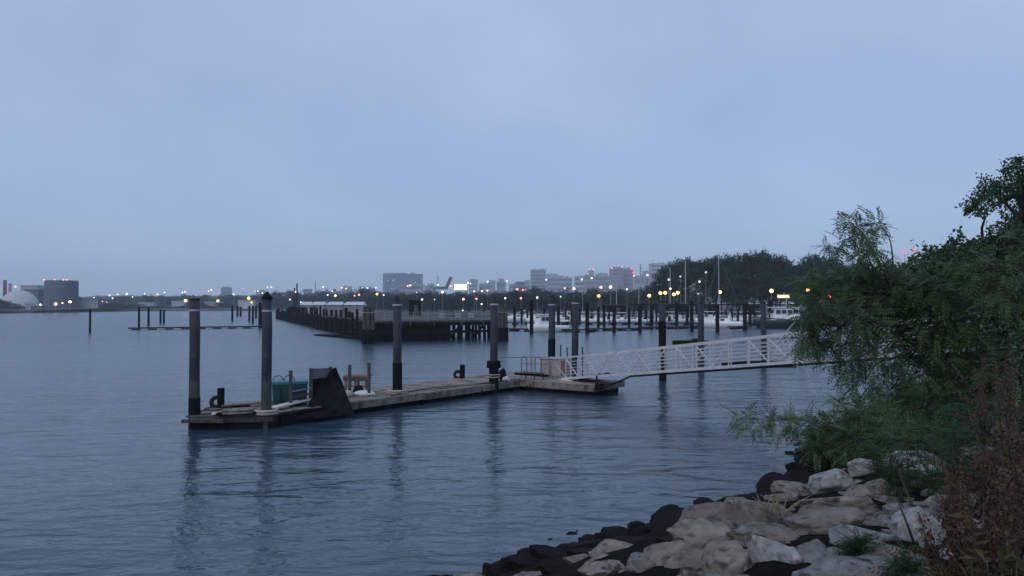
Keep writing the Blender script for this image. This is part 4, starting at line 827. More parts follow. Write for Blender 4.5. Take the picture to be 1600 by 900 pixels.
# teal bin
c = onz(455, 630, DK); c = Vector((gx(454, 31.9), 31.9, DK)); t = thing('fish_bin', 'teal plastic bin with a lighter lid on the dock', 'bin', tuple(c)); ang = R(15)
b = MB(); w, dp, hh = 1.38, 1.0, .86
Mt = Matrix.Rotation(ang, 4, 'Z'); 
for z, k in ((0, .94), (hh, 1)):
    for x, y in ((-1, -1), (1, -1), (1, 1), (-1, 1)): pp = Mt @ Vector((x * w / 2 * k, y * dp / 2 * k, z)); b.v.append(tuple(c + pp))
b.f += [(0, 3, 2, 1), (4, 5, 6, 7)] + [(i, (i + 1) % 4, 4 + (i + 1) % 4, 4 + i) for i in range(4)]; b.build('body', M['teal'], t, bevel=.05)
MB().box((c.x, c.y, c.z + hh + .07), (w * 1.04, dp * 1.04, .14), ang).build('lid', M['teal_lid'], t, bevel=.04)
for k in (-.4, 0, .42): MB().box((c.x + k * math.cos(ang) + .56 * math.sin(ang), c.y + k * math.sin(ang) - .56 * math.cos(ang), c.z + .42), (.07, .06, .7), ang).build('rib', M['teal'], t)
ln = MB(); ln.ring((c.x - .4, c.y - .3, c.z + hh + .15), .2, .018, 16, 5, Matrix.Rotation(R(80), 3, 'X'), 0, math.pi); ln.ring((c.x + .05, c.y - .3, c.z + hh + .15), .22, .018, 16, 5, Matrix.Rotation(R(75), 3, 'X'), 0, math.pi); ln.build('lid_rope', M['teal'], t)
# timber posts
POST = [(455, 31.0, 580, 'thin timber post in front of the teal bin'), (486.5, 31.9, 576, 'timber post at left edge of the black tarpaulin'), (547, 35.2, 571, 'timber post left of the rusty frame'), (577, 34.8, 567.5, 'timber post right of the rusty frame'), (517, 33.2, 574, 'timber post at the top of the black tarpaulin')]
for px, Y, tp, l in POST:
    t = thing('timber_post', l, 'post', (gx(px, Y), Y, DK), 'timber posts on the dock'); z = H + (476 - tp) / F * Y
    MB().box((gx(px, Y), Y, (z + .1) / 2), (.135, .135, z - .1), R(20)).build('shaft', M['post'], t, bevel=.012); MB().box((gx(px, Y), Y, z + .015), (.15, .15, .03), R(20)).build('cap', M['post'], t)
# black tarpaulin
tp = MB(); Lp_ = [(452, 656, 29.9), (459, 647, 30.3), (480, 637, 31.2), (491, 616, 32.0), (503, 598, 32.5), (519, 576, 33.0)]; Rp_ = [(554, 648, 31.8), (549, 636, 32.0), (543, 620, 32.3), (537, 604, 32.6), (531, 589, 32.9), (525, 574, 33.0)]
rows = 16; colsn = 18
def pl_at(L, t_):
    k = t_ * (len(L) - 1); i = min(int(k), len(L) - 2); f_ = k - i; return tuple(L[i][j] * (1 - f_) + L[i + 1][j] * f_ for j in range(3))
for side in (0, 1):
    for r_ in range(rows + 1):
        a = pl_at(Lp_, r_ / rows); c_ = pl_at(Rp_, r_ / rows)
        for k in range(colsn + 1):
            f_ = k / colsn; X = [a[j] * (1 - f_) + c_[j] * f_ for j in range(3)]; p = at(X[0], X[1], X[2]); bulge = .20 * math.sin(f_ * 11 + r_ * .9) + .12 * math.sin(f_ * 23 - r_ * 1.3) * math.sin(math.pi * f_) - .12 * math.sin(math.pi * f_) * (1 - r_ / rows)
            p += Vector((.15, -.9, 0)) * -bulge * .6; p.y += side * .04; p.z = max(p.z, .02); tp.v.append(tuple(p))
n_ = (rows + 1) * (colsn + 1)
for side in (0, 1):
    for r_ in range(rows):
        for k in range(colsn):
            a = side * n_ + r_ * (colsn + 1) + k; f_ = (a, a + 1, a + colsn + 2, a + colsn + 1); tp.f.append(f_ if side == 0 else f_[::-1])
for r_ in range(rows):
    a = r_ * (colsn + 1); tp.f.append((a, a + colsn + 1, a + colsn + 1 + n_, a + n_)); a += colsn; tp.f.append((a + n_, a + colsn + 1 + n_, a + colsn + 1, a))
tag(tp.build('tarpaulin', M['black'], None, True), 'black tarpaulin hanging from the posts over the dock edge', 'tarpaulin')
tp2 = thing('dock_skirt', 'black board skirt along the dock front below the tarpaulin', 'skirt', tuple(dk(2, -.2, 0)))
MB().bar(dk(.1, -.2, .2), dk(3.2, -.2, .2), .08, .62).build('panel', M['black'], tp2); MB().bar(dk(.1, -.26, .47), dk(3.2, -.26, .47), .05, .06).build('batten', M['black'], tp2)
# net between the posts
nt_ = thing('net_panel', 'grey net stretched between two posts behind the tarpaulin', 'net', tuple(at(500, 600, 32.2))); fr = MB(); ne = MB()
a0, a1 = at(488, 577, 31.9), at(517, 576, 33.2); b0, b1 = at(488, 592, 31.9), at(517, 589, 33.2)
for pp in ((a0, a1), (b0, b1)): fr.tube(pp, .03, 6)
fr.build('frame', M['post'], nt_)
for k in range(26): f_ = k / 25; ne.tube([a0.lerp(a1, f_) + Vector((0, 0, -.06 * math.sin(math.pi * f_))), b0.lerp(b1, f_)], .012, 4)
for k in range(10): f_ = k / 9; ne.tube([a0.lerp(b0, f_), (a0.lerp(b0, f_)).lerp(a1.lerp(b1, f_), .5) + Vector((0, 0, -.06 * (1 - f_))), a1.lerp(b1, f_)], .012, 4)
ne.build('mesh', M['net'], nt_)
lm = MB()
for k in range(40): f_ = k / 39; lm.tube([b0.lerp(b1, f_), at(489, 634, 31.9).lerp(at(515, 630, 33.2), f_)], .018, 4)
for k in range(14): f_ = k / 13; lm.tube([b0.lerp(at(489, 634, 31.9), f_), b1.lerp(at(515, 630, 33.2), f_)], .016, 4)
lm.build('lower_mesh', M['darkwood'], nt_)
bx = thing('handrail', 'low timber rail between the posts by the teal bin', 'rail', tuple(at(470, 620, 31.5)))
MB().bar(at(456, 621, 30.95), at(486, 615, 31.85), .06, .09).build('rail', M['post'], bx); MB().bar(at(456, 612, 31.0), at(486, 606, 31.85), .05, .05).build('top_wire', M['steel'], bx)
# white board, planks, debris
def plank(a, b_, w, h, m, l, name='plank', cat='plank', group='loose boards on the dock'): tag(MB().bar(a, b_, w, h).build(name, M[m], None, bevel=.008), l, cat, group)
plank(at(427, 637, 30.2), at(481, 623.5, 31.9), .34, .07, 'whitewood', 'long white board lying along the dock edge')
plank(Vector((-11.1, 29.0, DK + .05)), Vector((-10.2, 29.08, DK + .05)), .26, .05, 'whitewood', 'short white board lying on the dock end')
plank(Vector((-11.6, 29.25, DK + .06)), Vector((-9.5, 29.45, DK + .08)), .16, .07, 'wood', 'grey plank lying across the dock end, nearest the edge')
plank(Vector((-11.6, 30.0, DK + .05)), Vector((-9.0, 30.5, DK + .09)), .2, .06, 'wood', 'grey plank lying across the dock end, by the capped pile')
plank(Vector((-11.5, 31.0, DK + .05)), Vector((-9.3, 31.9, DK + .14)), .22, .08, 'redwood', 'reddish plank lying at the back of the dock end')
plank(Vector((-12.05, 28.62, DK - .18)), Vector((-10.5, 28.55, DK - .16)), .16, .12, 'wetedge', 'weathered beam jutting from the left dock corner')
plank(Vector((-10.9, 28.9, DK + .04)), Vector((-9.3, 28.95, DK + .1)), .24, .1, 'darkwood', 'dark plank lying beside the short white board')
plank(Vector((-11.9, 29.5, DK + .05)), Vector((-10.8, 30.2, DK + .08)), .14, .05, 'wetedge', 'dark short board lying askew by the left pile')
plank(Vector((-10.9, 29.5, DK + .05)), Vector((-9.9, 30.0, DK + .1)), .18, .05, 'wood', 'grey short board lying askew at middle of the dock end')
plank(Vector((-11.3, 30.6, DK + .04)), Vector((-10.2, 30.45, DK + .16)), .12, .08, 'darkwood', 'blackened timber offcut near the left bollard')
plank(Vector((-9.6, 29.05, DK + .05)), Vector((-8.8, 29.3, DK + .07)), .1, .06, 'redwood', 'small reddish batten beside the pale rope ring')
plank(dk(9.4, .5, DK + .03), dk(16.0, .22, DK + .03), .12, .05, 'wood', 'long thin batten lying along the front dock edge')
def rope(pts, r, l, m='rope'):
    P = [Vector(p) for p in pts]; out = []
    for i in range(len(P) - 1):
        for k in range(5): out.append(P[i].lerp(P[i + 1], k / 5) + Vector((random.uniform(-.02, .02), random.uniform(-.02, .02), 0)))
    out.append(P[-1]); tag(MB().tube(out, r, 6).build('rope', M[m], None, True), l, 'rope')
pt = []
for k in range(60):
    a = k * .55; rad = .35 + .1 * math.sin(k * .37); pt.append((-10.1 + rad * math.cos(a) * 1.3, 28.85 + rad * .5 * math.sin(a), DK + .05 + k * .003))
tag(MB().tube(pt, .04, 6).build('rope_pile', M['edge'], None, True), 'tangled brown rope heaped on the dock end', 'rope')
pt = [(-9.9 + .5 * math.sin(k * .5), 30.7 + .12 * math.cos(k * .9) + .02 * k, DK + .06 + .03 * math.sin(k * 1.7)) for k in range(30)]
tag(MB().tube(pt, .05, 6).build('rope_pile', M['redwood'], None, True), 'reddish rope bundle behind the capped pile', 'rope')
rope([dk(6.2, .1, DK + .05), dk(7.6, .6, DK + .05), dk(10, .9, DK + .04), dk(12.6, .35, DK + .04), dk(14.4, -.05, DK + .08), dk(14.7, -.12, DK - .1)], .032, 'dark line lying along the dock between two piles', 'post')
# rusty frame, white sack
t = thing('rusty_frame', 'rusty reddish trestle table between the two dock posts', 'trestle', tuple(at(560, 618, 35.6))); Y = 35.8
for px in (541, 556, 573):
    MB().box((gx(px, Y), Y, DK + .37), (.09, .09, .74)).build('leg', M['rust'], t); MB().box((gx(px, Y), Y + .7, DK + .37), (.09, .09, .74)).build('leg', M['rust'], t)
MB().box((gx(557, Y), Y + .35, DK + .78), (1.2, .95, .07), R(3)).build('top', M['redwood'], t); MB().box((gx(557, Y), Y - .03, DK + .35), (1.1, .05, .07)).build('stretcher', M['rust'], t)
MB().box((gx(557, Y), Y - .05, DK + .66), (1.15, .05, .14)).build('apron', M['redwood'], t)
b = MB(); b.sphere((gx(560.5, 35.3), 35.3, DK + .22), .24, 12, 8, 1.0); tag(b.build('dark_sack', M['black'], None, True), 'small dark sack under the rusty trestle', 'sack')
def lump(c, r, m, l, name, cat, sq=.6):
    b = MB(); b.sphere((0, 0, 0), 1, 14, 10); vv = []
    for x, y, z in b.v:
        k = 1 + .22 * mnoise.noise((x * 1.7 + c[0], y * 1.7, z * 1.7)); vv.append((c[0] + x * r[0] * k, c[1] + y * r[1] * k, c[2] + z * r[2] * k))
    b.v = vv; tag(b.build(name, M[m], None, True), l, cat)
lump((gx(571, 35.1), 35.0, DK + .1), (.5, .35, .16), 'whitewood', 'flat white bag lying by the right dock post', 'bag', 'bag')
lump((gx(541, 34.6), 34.6, DK + .1), (.34, .3, .2), 'rope', 'pale heap of rope beside the tarpaulin', 'rope_heap', 'rope')
lump((gx(785.5, 42.2), 42.2, DK + .28), (.22, .2, .36), 'black', 'upright black sack behind the rope-wrapped pile', 'sack', 'sack'); 
lump((gx(791, 41.6), 41.6, DK + .12), (.2, .2, .15), 'whitewood', 'small white bag beside the upright black sack', 'bag', 'bag')
# landing rails, cabinet, plank table
t = thing('guard_rail', 'pinkish hooped guard rail at the dock landing', 'rail', (gx(830, 43.6), 43.6, DK)); Y = 43.6
r_ = MB(); za = H + (476 - 558) / F * Y
r_.tube([(gx(777, Y), Y, za - .04), (gx(815, Y), Y, za), (gx(858, Y), Y, za)], .022, 6); r_.build('top_rail', M['rust'], t)
for px0, px1 in ((815, 823), (836, 846)):
    h_ = MB(); x0, x1 = gx(px0, Y), gx(px1, Y); h_.tube([(x0, Y, DK), (x0, Y, za - .12), (x0 + .05, Y, za - .02), ((x0 + x1) / 2, Y, za + .03), (x1 - .05, Y, za - .02), (x1, Y, za - .12), (x1, Y, DK)], .028, 7); h_.build('hoop', M['rust'], t)
for px in (830, 858): MB().tube([(gx(px, Y), Y, DK), (gx(px, Y), Y, za)], .025, 6).build('upright', M['rust'], t)
MB().tube([(gx(815, Y), Y, za - .36), (gx(858, Y), Y, za - .38)], .02, 6).build('mid_rail', M['rust'], t)
c = Vector((gx(860, 44.6), 44.6, DK)); t = thing('dock_cabinet', 'pale pinkish cabinet with rounded lid at the gangway foot', 'cabinet', tuple(c))
MB().box((c.x, c.y, DK + .5), (1.15, .8, .95), R(-8)).build('body', M['pink'], t, bevel=.03); MB().box((c.x, c.y, DK + 1.03), (1.25, .9, .1), R(-8)).build('lid', M['band'], t, bevel=.04)
for k in (-.29, .29): MB().box((c.x + k, c.y - .41 - k * -.14, DK + .5), (.5, .04, .8), R(-8)).build('door', M['pink'], t)
c = Vector((gx(882, 44.2), 44.2, DK)); t = thing('dock_cabinet', 'narrow pinkish locker right of the rounded-lid cabinet', 'cabinet', tuple(c))
MB().box((c.x, c.y, DK + .52), (.6, .6, 1.0), R(-8)).build('body', M['pink'], t, bevel=.03); MB().box((c.x, c.y, DK + 1.05), (.66, .66, .07), R(-8)).build('lid', M['band'], t); MB().box((c.x, c.y - .31, DK + .52), (.48, .03, .85), R(-8)).build('door', M['rust'], t)
t = thing('plank_table', 'low dark plank bench with thin legs on the dock', 'bench', (gx(832, 42.3), 42.3, DK)); Y = 42.3
MB().bar((gx(804, Y), Y, DK + .36), (gx(857, Y), Y - .1, DK + .24), .5, .09).build('top', M['darkwood'], t); MB().bar((gx(818, Y), Y + .1, DK + .44), (gx(850, Y), Y, DK + .36), .3, .06).build('board', M['redwood'], t)
for px in (821, 835, 849): MB().bar((gx(px, Y), Y - .1, DK), (gx(px, Y), Y - .1, DK + .3), .05, .05).build('leg', M['post'], t)
plank(Vector((gx(875, 42.6), 42.4, DK + .05)), Vector((gx(893, 41.4), 41.4, DK + .04)), .2, .05, 'whitewood', 'pale plank lying at the gangway foot')
plank(Vector((gx(868, 42.6), 43, DK + .8)), Vector((gx(886, 42), 42, DK + .1)), .07, .07, 'pink', 'pinkish brace leaning against the narrow locker')
plank(Vector((gx(902, 43), 41.9, DK + .1)), Vector((gx(950, 43), 42.3, DK + .36)), .5, .08, 'black', 'dark ramp board lying under the gangway foot')

# ---------------------------------------------------------------- gangway
G0 = Vector((gx(884, 42), 42.0, DK + .12)); G1 = Vector((gx(1250, 30), 30, 2.42)); gd = (G1 - G0); T_END = 1.52; gp = Vector((.826, .563, 0)); GW = 1.35; GH = 1.12
gw = thing('gangway', 'long white aluminium truss gangway rising to the shore', 'gangway', tuple(G0))
def gpt(t_, side, z=0.): return G0 + gd * t_ + gp * (GW * side) + Vector((0, 0, z))
NB = 22
for side in (0, 1):
    MB().bar(gpt(0, side, GH), gpt(T_END, side, GH), .065, .075).build('top_rail', M['alu'], gw); MB().bar(gpt(-.02, side, 0), gpt(T_END, side, 0), .08, .12).build('bottom_chord', M['alu'], gw)
    for k in range(NB + 1):
        t_ = T_END * k / NB; MB().bar(gpt(t_, side, .06), gpt(t_, side, GH - .045), .042, .042).build('post', M['alu'], gw)
    for k in range(0, NB):
        t0, t1 = T_END * k / NB, T_END * (k + 1) / NB
        if k % 4 < 2: MB().bar(gpt(t0, side, .08 if k % 2 else GH - .06), gpt(t1, side, GH - .06 if k % 2 else .08), .045, .045).build('brace', M['alu'], gw)
    for j in range(5): MB().bar(gpt(.005, side + (.02 if side else -.02), .22 + j * .165), gpt(T_END - .005, side + (.02 if side else -.02), .22 + j * .165), .016, .024).build('infill_rail', M['alu'], gw)
dkb = MB()
MBd = dkb.bar(gpt(0, .5, .03), gpt(T_END, .5, .03), GW - .1, .05); MBd.build('deck', M['alu_dark'], gw)
for k in range(NB): MB().bar(gpt(T_END * (k + .5) / NB, .03, -.03), gpt(T_END * (k + .5) / NB, .97, -.03), .05, .06).build('cross_beam', M['alu_dark'], gw)
for s_ in (.12, .88):
    p = gpt(.005, s_, -.03); MB().tube([p - gp * .04, p + gp * .04], .1, 12).build('roller', M['black'], gw)
p = gpt(T_END, .5, 0); t = thing('gangway_abutment', 'concrete abutment carrying the shore end of the gangway', 'abutment', (p.x, p.y, 0))
MB().box((p.x + .4, p.y - .6, p.z / 2 - .6), (2.2, 1.6, p.z + .9), math.atan2(gd.y, gd.x)).build('block', M['conc'], t, bevel=.04); MB().box((p.x + .5, p.y - .75, p.z - .06), (1.6, 1.1, .12), math.atan2(gd.y, gd.x)).build('bearing_plate', M['steel'], t)
t = MB(); pts = [cfp(CL + .15, .1, DK + .5), cfp(CL + .2, .05, DK + .15), cfp(CL + .45, 0, DK - .12), gpt(.30, -.12, -.1) + Vector((0, 0, -.25)), gpt(.36, -.1, -.12), gpt(.6, -.08, -.12), gpt(1.0, -.08, -.12), gpt(1.45, -.08, -.12)]
tag(t.tube(pts, .045, 7).build('hose', M['black'], None, True), 'black hose running under the gangway to the float', 'hose')
# small hooped float behind the gangway
p = onz(1075, 538); t = thing('work_float', 'small dark float with wire hoops behind the gangway', 'float', tuple(p)); 
MB().box((p.x + .3, p.y, .2), (3.9, 1.5, .5), R(4)).build('deck', M['darkwood'], t)
for dx in (-1.3, -.1):
    h_ = MB(); h_.tube([(p.x + dx - .5, p.y - .5, .4), (p.x + dx - .5, p.y - .5, .75), (p.x + dx - .3, p.y - .5, .95), (p.x + dx + .35, p.y - .5, .95), (p.x + dx + .5, p.y - .5, .75), (p.x + dx + .5, p.y - .5, .4)], .03, 6); h_.build('hoop', M['steel'], t)
MB().box((p.x + 1.1, p.y, .55), (1.2, .8, .25)).build('box', M['black'], t)
p = onz(1185, 571); t = thing('work_float', 'low dark float seen beneath the middle of the gangway', 'float', tuple(p)); MB().box((p.x, p.y, .1), (5.2, 1.5, .3), R(-4)).build('deck', M['darkwood'], t); MB().box((p.x + .4, p.y, .28), (4.2, 1.2, .06), R(-4)).build('boards', M['darkwood'], t)
for px, Y, tp_, l in ((876, 47, 540, 'thin stake standing in water left of the gangway pile'), (886, 47.5, 544, 'short thin stake beside the gangway pile'), (910, 47, 543, 'thin stake standing in water right of the gangway pile')):
    t = thing('stake', l, 'stake', (gx(px, Y), Y, 0), 'thin stakes by the gangway'); z = H + (476 - tp_) / F * Y; MB().tube([(gx(px, Y), Y, -1.5), (gx(px, Y), Y, z)], .045, 6).build('shaft', M['post'], t); MB().tube([(gx(px, Y), Y, z), (gx(px, Y), Y, z + .04)], .06, 6).build('cap', M['black'], t)
plank(at(1211, 540, 32.6), at(1242, 503, 31.5), .05, .05, 'alu', 'pale pole leaning across the upper gangway', 'leaning_pole', 'pole', None)
t = thing('shore_post', 'pale thin post standing in water behind the upper gangway', 'post', (gx(1251, 66), 66, 0)); MB().tube([(gx(1251, 66), 66, -1), (gx(1251, 66), 66, H + 4 / F * 66)], .11, 8).build('shaft', M['conc'], t); MB().box((gx(1251, 66), 66, H + 4 / F * 66), (.3, .3, .12)).build('cap', M['conc'], t)

# ---------------------------------------------------------------- riprap rocks
def rock_mesh(seed):
    rr = random.Random(seed); bm = bmesh.new(); bmesh.ops.create_icosphere(bm, subdivisions=5, radius=1)
    pls = []
    for k in range(rr.randint(10, 14)):
        n = Vector((rr.gauss(0, 1), rr.gauss(0, 1), rr.gauss(0, .9))).normalized(); pls.append((n, rr.uniform(.52, .88)))
    pls.append((Vector((rr.uniform(-.25, .25), rr.uniform(-.25, .25), 1)).normalized(), rr.uniform(.55, .75)))
    for v in bm.verts:
        d = v.co.normalized(); rs = sorted([1.12] + [dd / n.dot(d) for n, dd in pls if n.dot(d) > .05])
        r = rs[0]
        if len(rs) > 1: k = max(0, .03 - (rs[1] - rs[0])); r -= k * k / (4 * .03)      # worn edges
        p = d * r
        f_ = 1 + .03 * mnoise.fractal(p * 2.6 + Vector((seed * 3.1, 0, 0)), .7, 2.1, 6) - .035 * max(0, .25 - abs(mnoise.noise(p * 2.4 + Vector((seed, 0, 0))))) * 4 + .014 * mnoise.noise(p * 14 + Vector((seed, 0, 0)))
        v.co = p * f_
    xs = [v.co for v in bm.verts]; mx = [max(abs(c[i]) for c in xs) for i in range(3)]
    for v in bm.verts: v.co = Vector((v.co.x / mx[0] / 2, v.co.y / mx[1] / 2, v.co.z / mx[2] / 2))
    me = bpy.data.meshes.new('rock'); bm.to_mesh(me); bm.free(); me.polygons.foreach_set('use_smooth', [True] * len(me.polygons)); return me
RMESH = {}
def rock(px, py, wpx, hpx, tone, l, group='rocks of the shore bank', seed=None, depth=.85):
    p = on_bank(px, py + hpx * .25)
    if p is None: return None
    seed = seed if seed is not None else random.randint(0, 17); key = (seed, tone)
    if key not in RMESH:
        base = RMESH.get((seed, None))
        if base is None: base = rock_mesh(seed); RMESH[(seed, None)] = base
        me = base.copy(); me.materials.append(RM[tone]); RMESH[key] = me
    o = bpy.data.objects.new('rock', RMESH[key]); COL.objects.link(o); d = p.y
    w = wpx / F * d * .98; h = hpx / F * d * 1.45
    o.location = (p.x, p.y, max(p.z, -.1) + h * .1); o.scale = (w, w * depth, max(h, w * .42)); o.rotation_euler = (R(random.uniform(-16, 20)), R(random.uniform(-15, 15)), math.atan2(-(p.x), p.y) + R(random.uniform(-22, 22)))
    tag(o, l, 'rock', group); ROCKS.append((px, py, wpx, hpx)); return o
ROCKS = []
random.seed(21)
for a in [(1106, 812, 112, 46, 'brown', 'large brown rock with a broad flat top'), (1100, 840, 108, 30, 'tan', 'long pale slab below the flat-topped brown rock'), (1044, 872, 118, 44, 'tan', 'pointed tan rock lying low near the bottom edge'),
    (965, 858, 84, 32, 'tan', 'low tan rock left of the pointed tan rock'), (906, 876, 58, 26, 'brown', 'leftmost dry brown rock above the dark wet ones'), (940, 888, 78, 36, 'tan', 'rounded tan rock at the bottom edge, left side'), (1148, 878, 108, 64, 'tan', 'big tan boulder at the bottom edge, left of the blue-grey boulder'),
    (1216, 872, 98, 56, 'pale', 'pale blue-grey boulder at the bottom edge'), (1197, 806, 104, 54, 'brown', 'dark brown rock behind the straw tuft'), (1247, 766, 84, 26, 'tan', 'flat tan rock beside the water near the shrub'), (1278, 786, 74, 26, 'tan', 'small pale-topped tan rock above the long grey-brown one'),
    (1332, 790, 112, 38, 'tan', 'wide smooth tan rock at the middle of the bank'), (1292, 818, 134, 40, 'brown', 'long grey-brown rock at the middle of the bank'), (1346, 840, 116, 54, 'grey', 'large bluish grey rock left of the whitish boulder'), (1442, 826, 96, 70, 'pale', 'whitish blocky boulder beside the red weeds'),
    (1310, 752, 92, 42, 'pale', 'pale rock under the low shrub'), (1353, 730, 56, 30, 'pale', 'small pale rock below the peaked rock'), (1420, 722, 92, 56, 'pale', 'peaked pale rock just under the shrub'), (1311, 872, 92, 34, 'grey', 'flat grey rock near the bottom edge'), (1327, 892, 84, 34, 'grey', 'grey rock on the bottom edge, right of the flat grey rock'),
    (1376, 880, 70, 34, 'grey', 'small grey rock below the large bluish one'), (1165, 838, 66, 28, 'tan', 'small tan rock left of the straw tuft'), (1210, 840, 86, 26, 'brown', 'low brown rock under the straw tuft'), (1270, 856, 60, 34, 'brown', 'dark brown rock between the blue-grey and bluish rocks'), (1480, 868, 34, 24, 'pale', 'small pale stone right of the whitish boulder'),
    (1440, 874, 40, 24, 'grey', 'small grey stone right below the whitish boulder'), (1456, 890, 40, 24, 'pale', 'small pale stone on the bottom edge under the whitish boulder'), (1500, 888, 34, 24, 'grey', 'small grey stone among the weeds at bottom right'), (1405, 884, 46, 28, 'grey', 'small grey stone at the bottom, left of the weeds'), (1380, 765, 54, 36, 'brown', 'brown rock half hidden by green weeds'), (1400, 800, 44, 30, 'grey', 'grey rock left of the whitish boulder, in green weeds'),
    (1160, 790, 60, 26, 'brown', 'small brown rock above the dark brown rock'), (1225, 780, 60, 24, 'brown', 'small brown rock right behind the dark brown rock'), (1000, 892, 60, 26, 'brown', 'brown rock on the bottom edge below the pointed tan rock'), (1090, 888, 56, 34, 'brown', 'small brown rock between the pointed tan rock and the big tan boulder'), (1340, 765, 40, 18, 'brown', 'small brown rock on top of the pale one')]:
    rock(*a)
WET = [(1250, 730, 42, 36), (1236, 698, 24, 12), (1278, 728, 50, 40), (1244, 750, 40, 24), (1300, 722, 56, 36), (1188, 776, 46, 22), (1150, 778, 44, 24), (1112, 789, 44, 26), (1082, 800, 44, 26), (1050, 815, 52, 30), (1012, 827, 50, 26), (975, 836, 50, 26), (935, 848, 50, 26), (898, 856, 48, 24), (862, 868, 50, 24), (826, 880, 44, 22), (790, 890, 44, 20), (756, 897, 36, 16), (880, 888, 56, 26), (845, 896, 50, 22), (1215, 762, 50, 24), (990, 848, 60, 26), (1060, 838, 50, 26), (930, 866, 50, 24), (1260, 705, 30, 22), (1310, 700, 44, 30)]
for i, (px, py, w, h) in enumerate(WET):
    o = rock(px, py, w * random.uniform(1.1, 1.9), h * random.uniform(.8, 1.3), 'wet', 'x', 'dark wet rocks at the waterline', None, random.uniform(.8, 1.5))
    if o: o.location.z -= random.uniform(0, .12)
    if o: o['px'] = px; o['label'] = 'dark wet rock at the waterline, ' + ('%s from the right end' % (ORD[sum(1 for q_ in WET if q_[0] > px)].strip() or 'first') if sum(1 for q_ in WET if q_[0] > px) < 10 else '%s from the left end' % (ORD[sum(1 for q_ in WET if q_[0] < px)].strip() or 'first') if sum(1 for q_ in WET if q_[0] < px) < 10 else '%s from the middle' % (['first', 'second', 'third', 'fourth', 'fifth', 'sixth', 'seventh', 'eighth'][(sum(1 for q_ in WET if q_[0] < px) - 10) % 8])); del o['px']
q = random.Random(12)
for k in range(90):                                                                 # small black stones along the tide line
    u_ = q.random() * (len(SH) - 4) ; i = int(u_); i = min(max(i, 3), 7); a_ = Vector((*SH[i], 0)); b__ = Vector((*SH[i + 1], 0)); p = a_.lerp(b__, q.random()); nn = Vector((b__.y - a_.y, -(b__.x - a_.x), 0)).normalized(); p += nn * q.uniform(-.25, 1.0)
    px = 800 + F * p.x / p.y; py = 476 + F * (H - max(bank_z(p.x, p.y), 0)) / p.y; w = q.uniform(.18, .5)
    o = rock(px, py, w * F / p.y, w * .6 * F / p.y, 'wet', 'small black wet stone lying among the larger dark rocks at the tide line', 'small black stones along the tide line')
    if o: ROCKS.pop(); o.rotation_euler.z += q.uniform(0, 6)
cnt = 0; q = random.Random(8)
while cnt < 200:
    px = q.uniform(800, 1540); py = q.uniform(690, 905); p = on_bank(px, py)
    if p is None or p.z < .25 or p.z < .1: cnt += 1; continue
    w = q.uniform(.28, .62) * F / p.y; cnt += 1
    tone = q.choice(['tan', 'brown', 'grey', 'grey', 'brown']) if p.z > .5 else 'wet'
    near = min(range(36), key=lambda k: (ROCKS[k][0] - px) ** 2 + 3 * (ROCKS[k][1] - py) ** 2)
    o = rock(px, py, w, w * .55, tone, 'small %s filler stone wedged low between the larger bank rocks' % {'tan': 'tan', 'brown': 'brown', 'grey': 'grey', 'wet': 'dark wet'}[tone], 'small stones between the bank rocks')
    if o: o.location.z -= .12; ROCKS.pop()

q = random.Random(44)
for k in range(70):                                                                 # the bank goes on to the left of the view
    x, y = q.uniform(-7, 1.5), q.uniform(3.5, 13.5); s_ = shore_s(x, y)
    if s_ < -.2 or s_ > 6.5: continue
    w = q.uniform(.4, 1.0); px = 800 + F * x / y; py = 476 + F * (H - max(bank_z(x, y), 0)) / y
    if py < 905: continue
    tone = 'wet' if s_ < 1.1 else q.choice(['tan', 'brown', 'grey', 'tan'])
    rock(px, py, w * F / y, w * .5 * F / y, tone, 'rough %s rock on the near bank, left of the large bank rocks' % {'wet': 'black wet'}.get(tone, tone), 'rocks of the bank nearer than the photo shows')
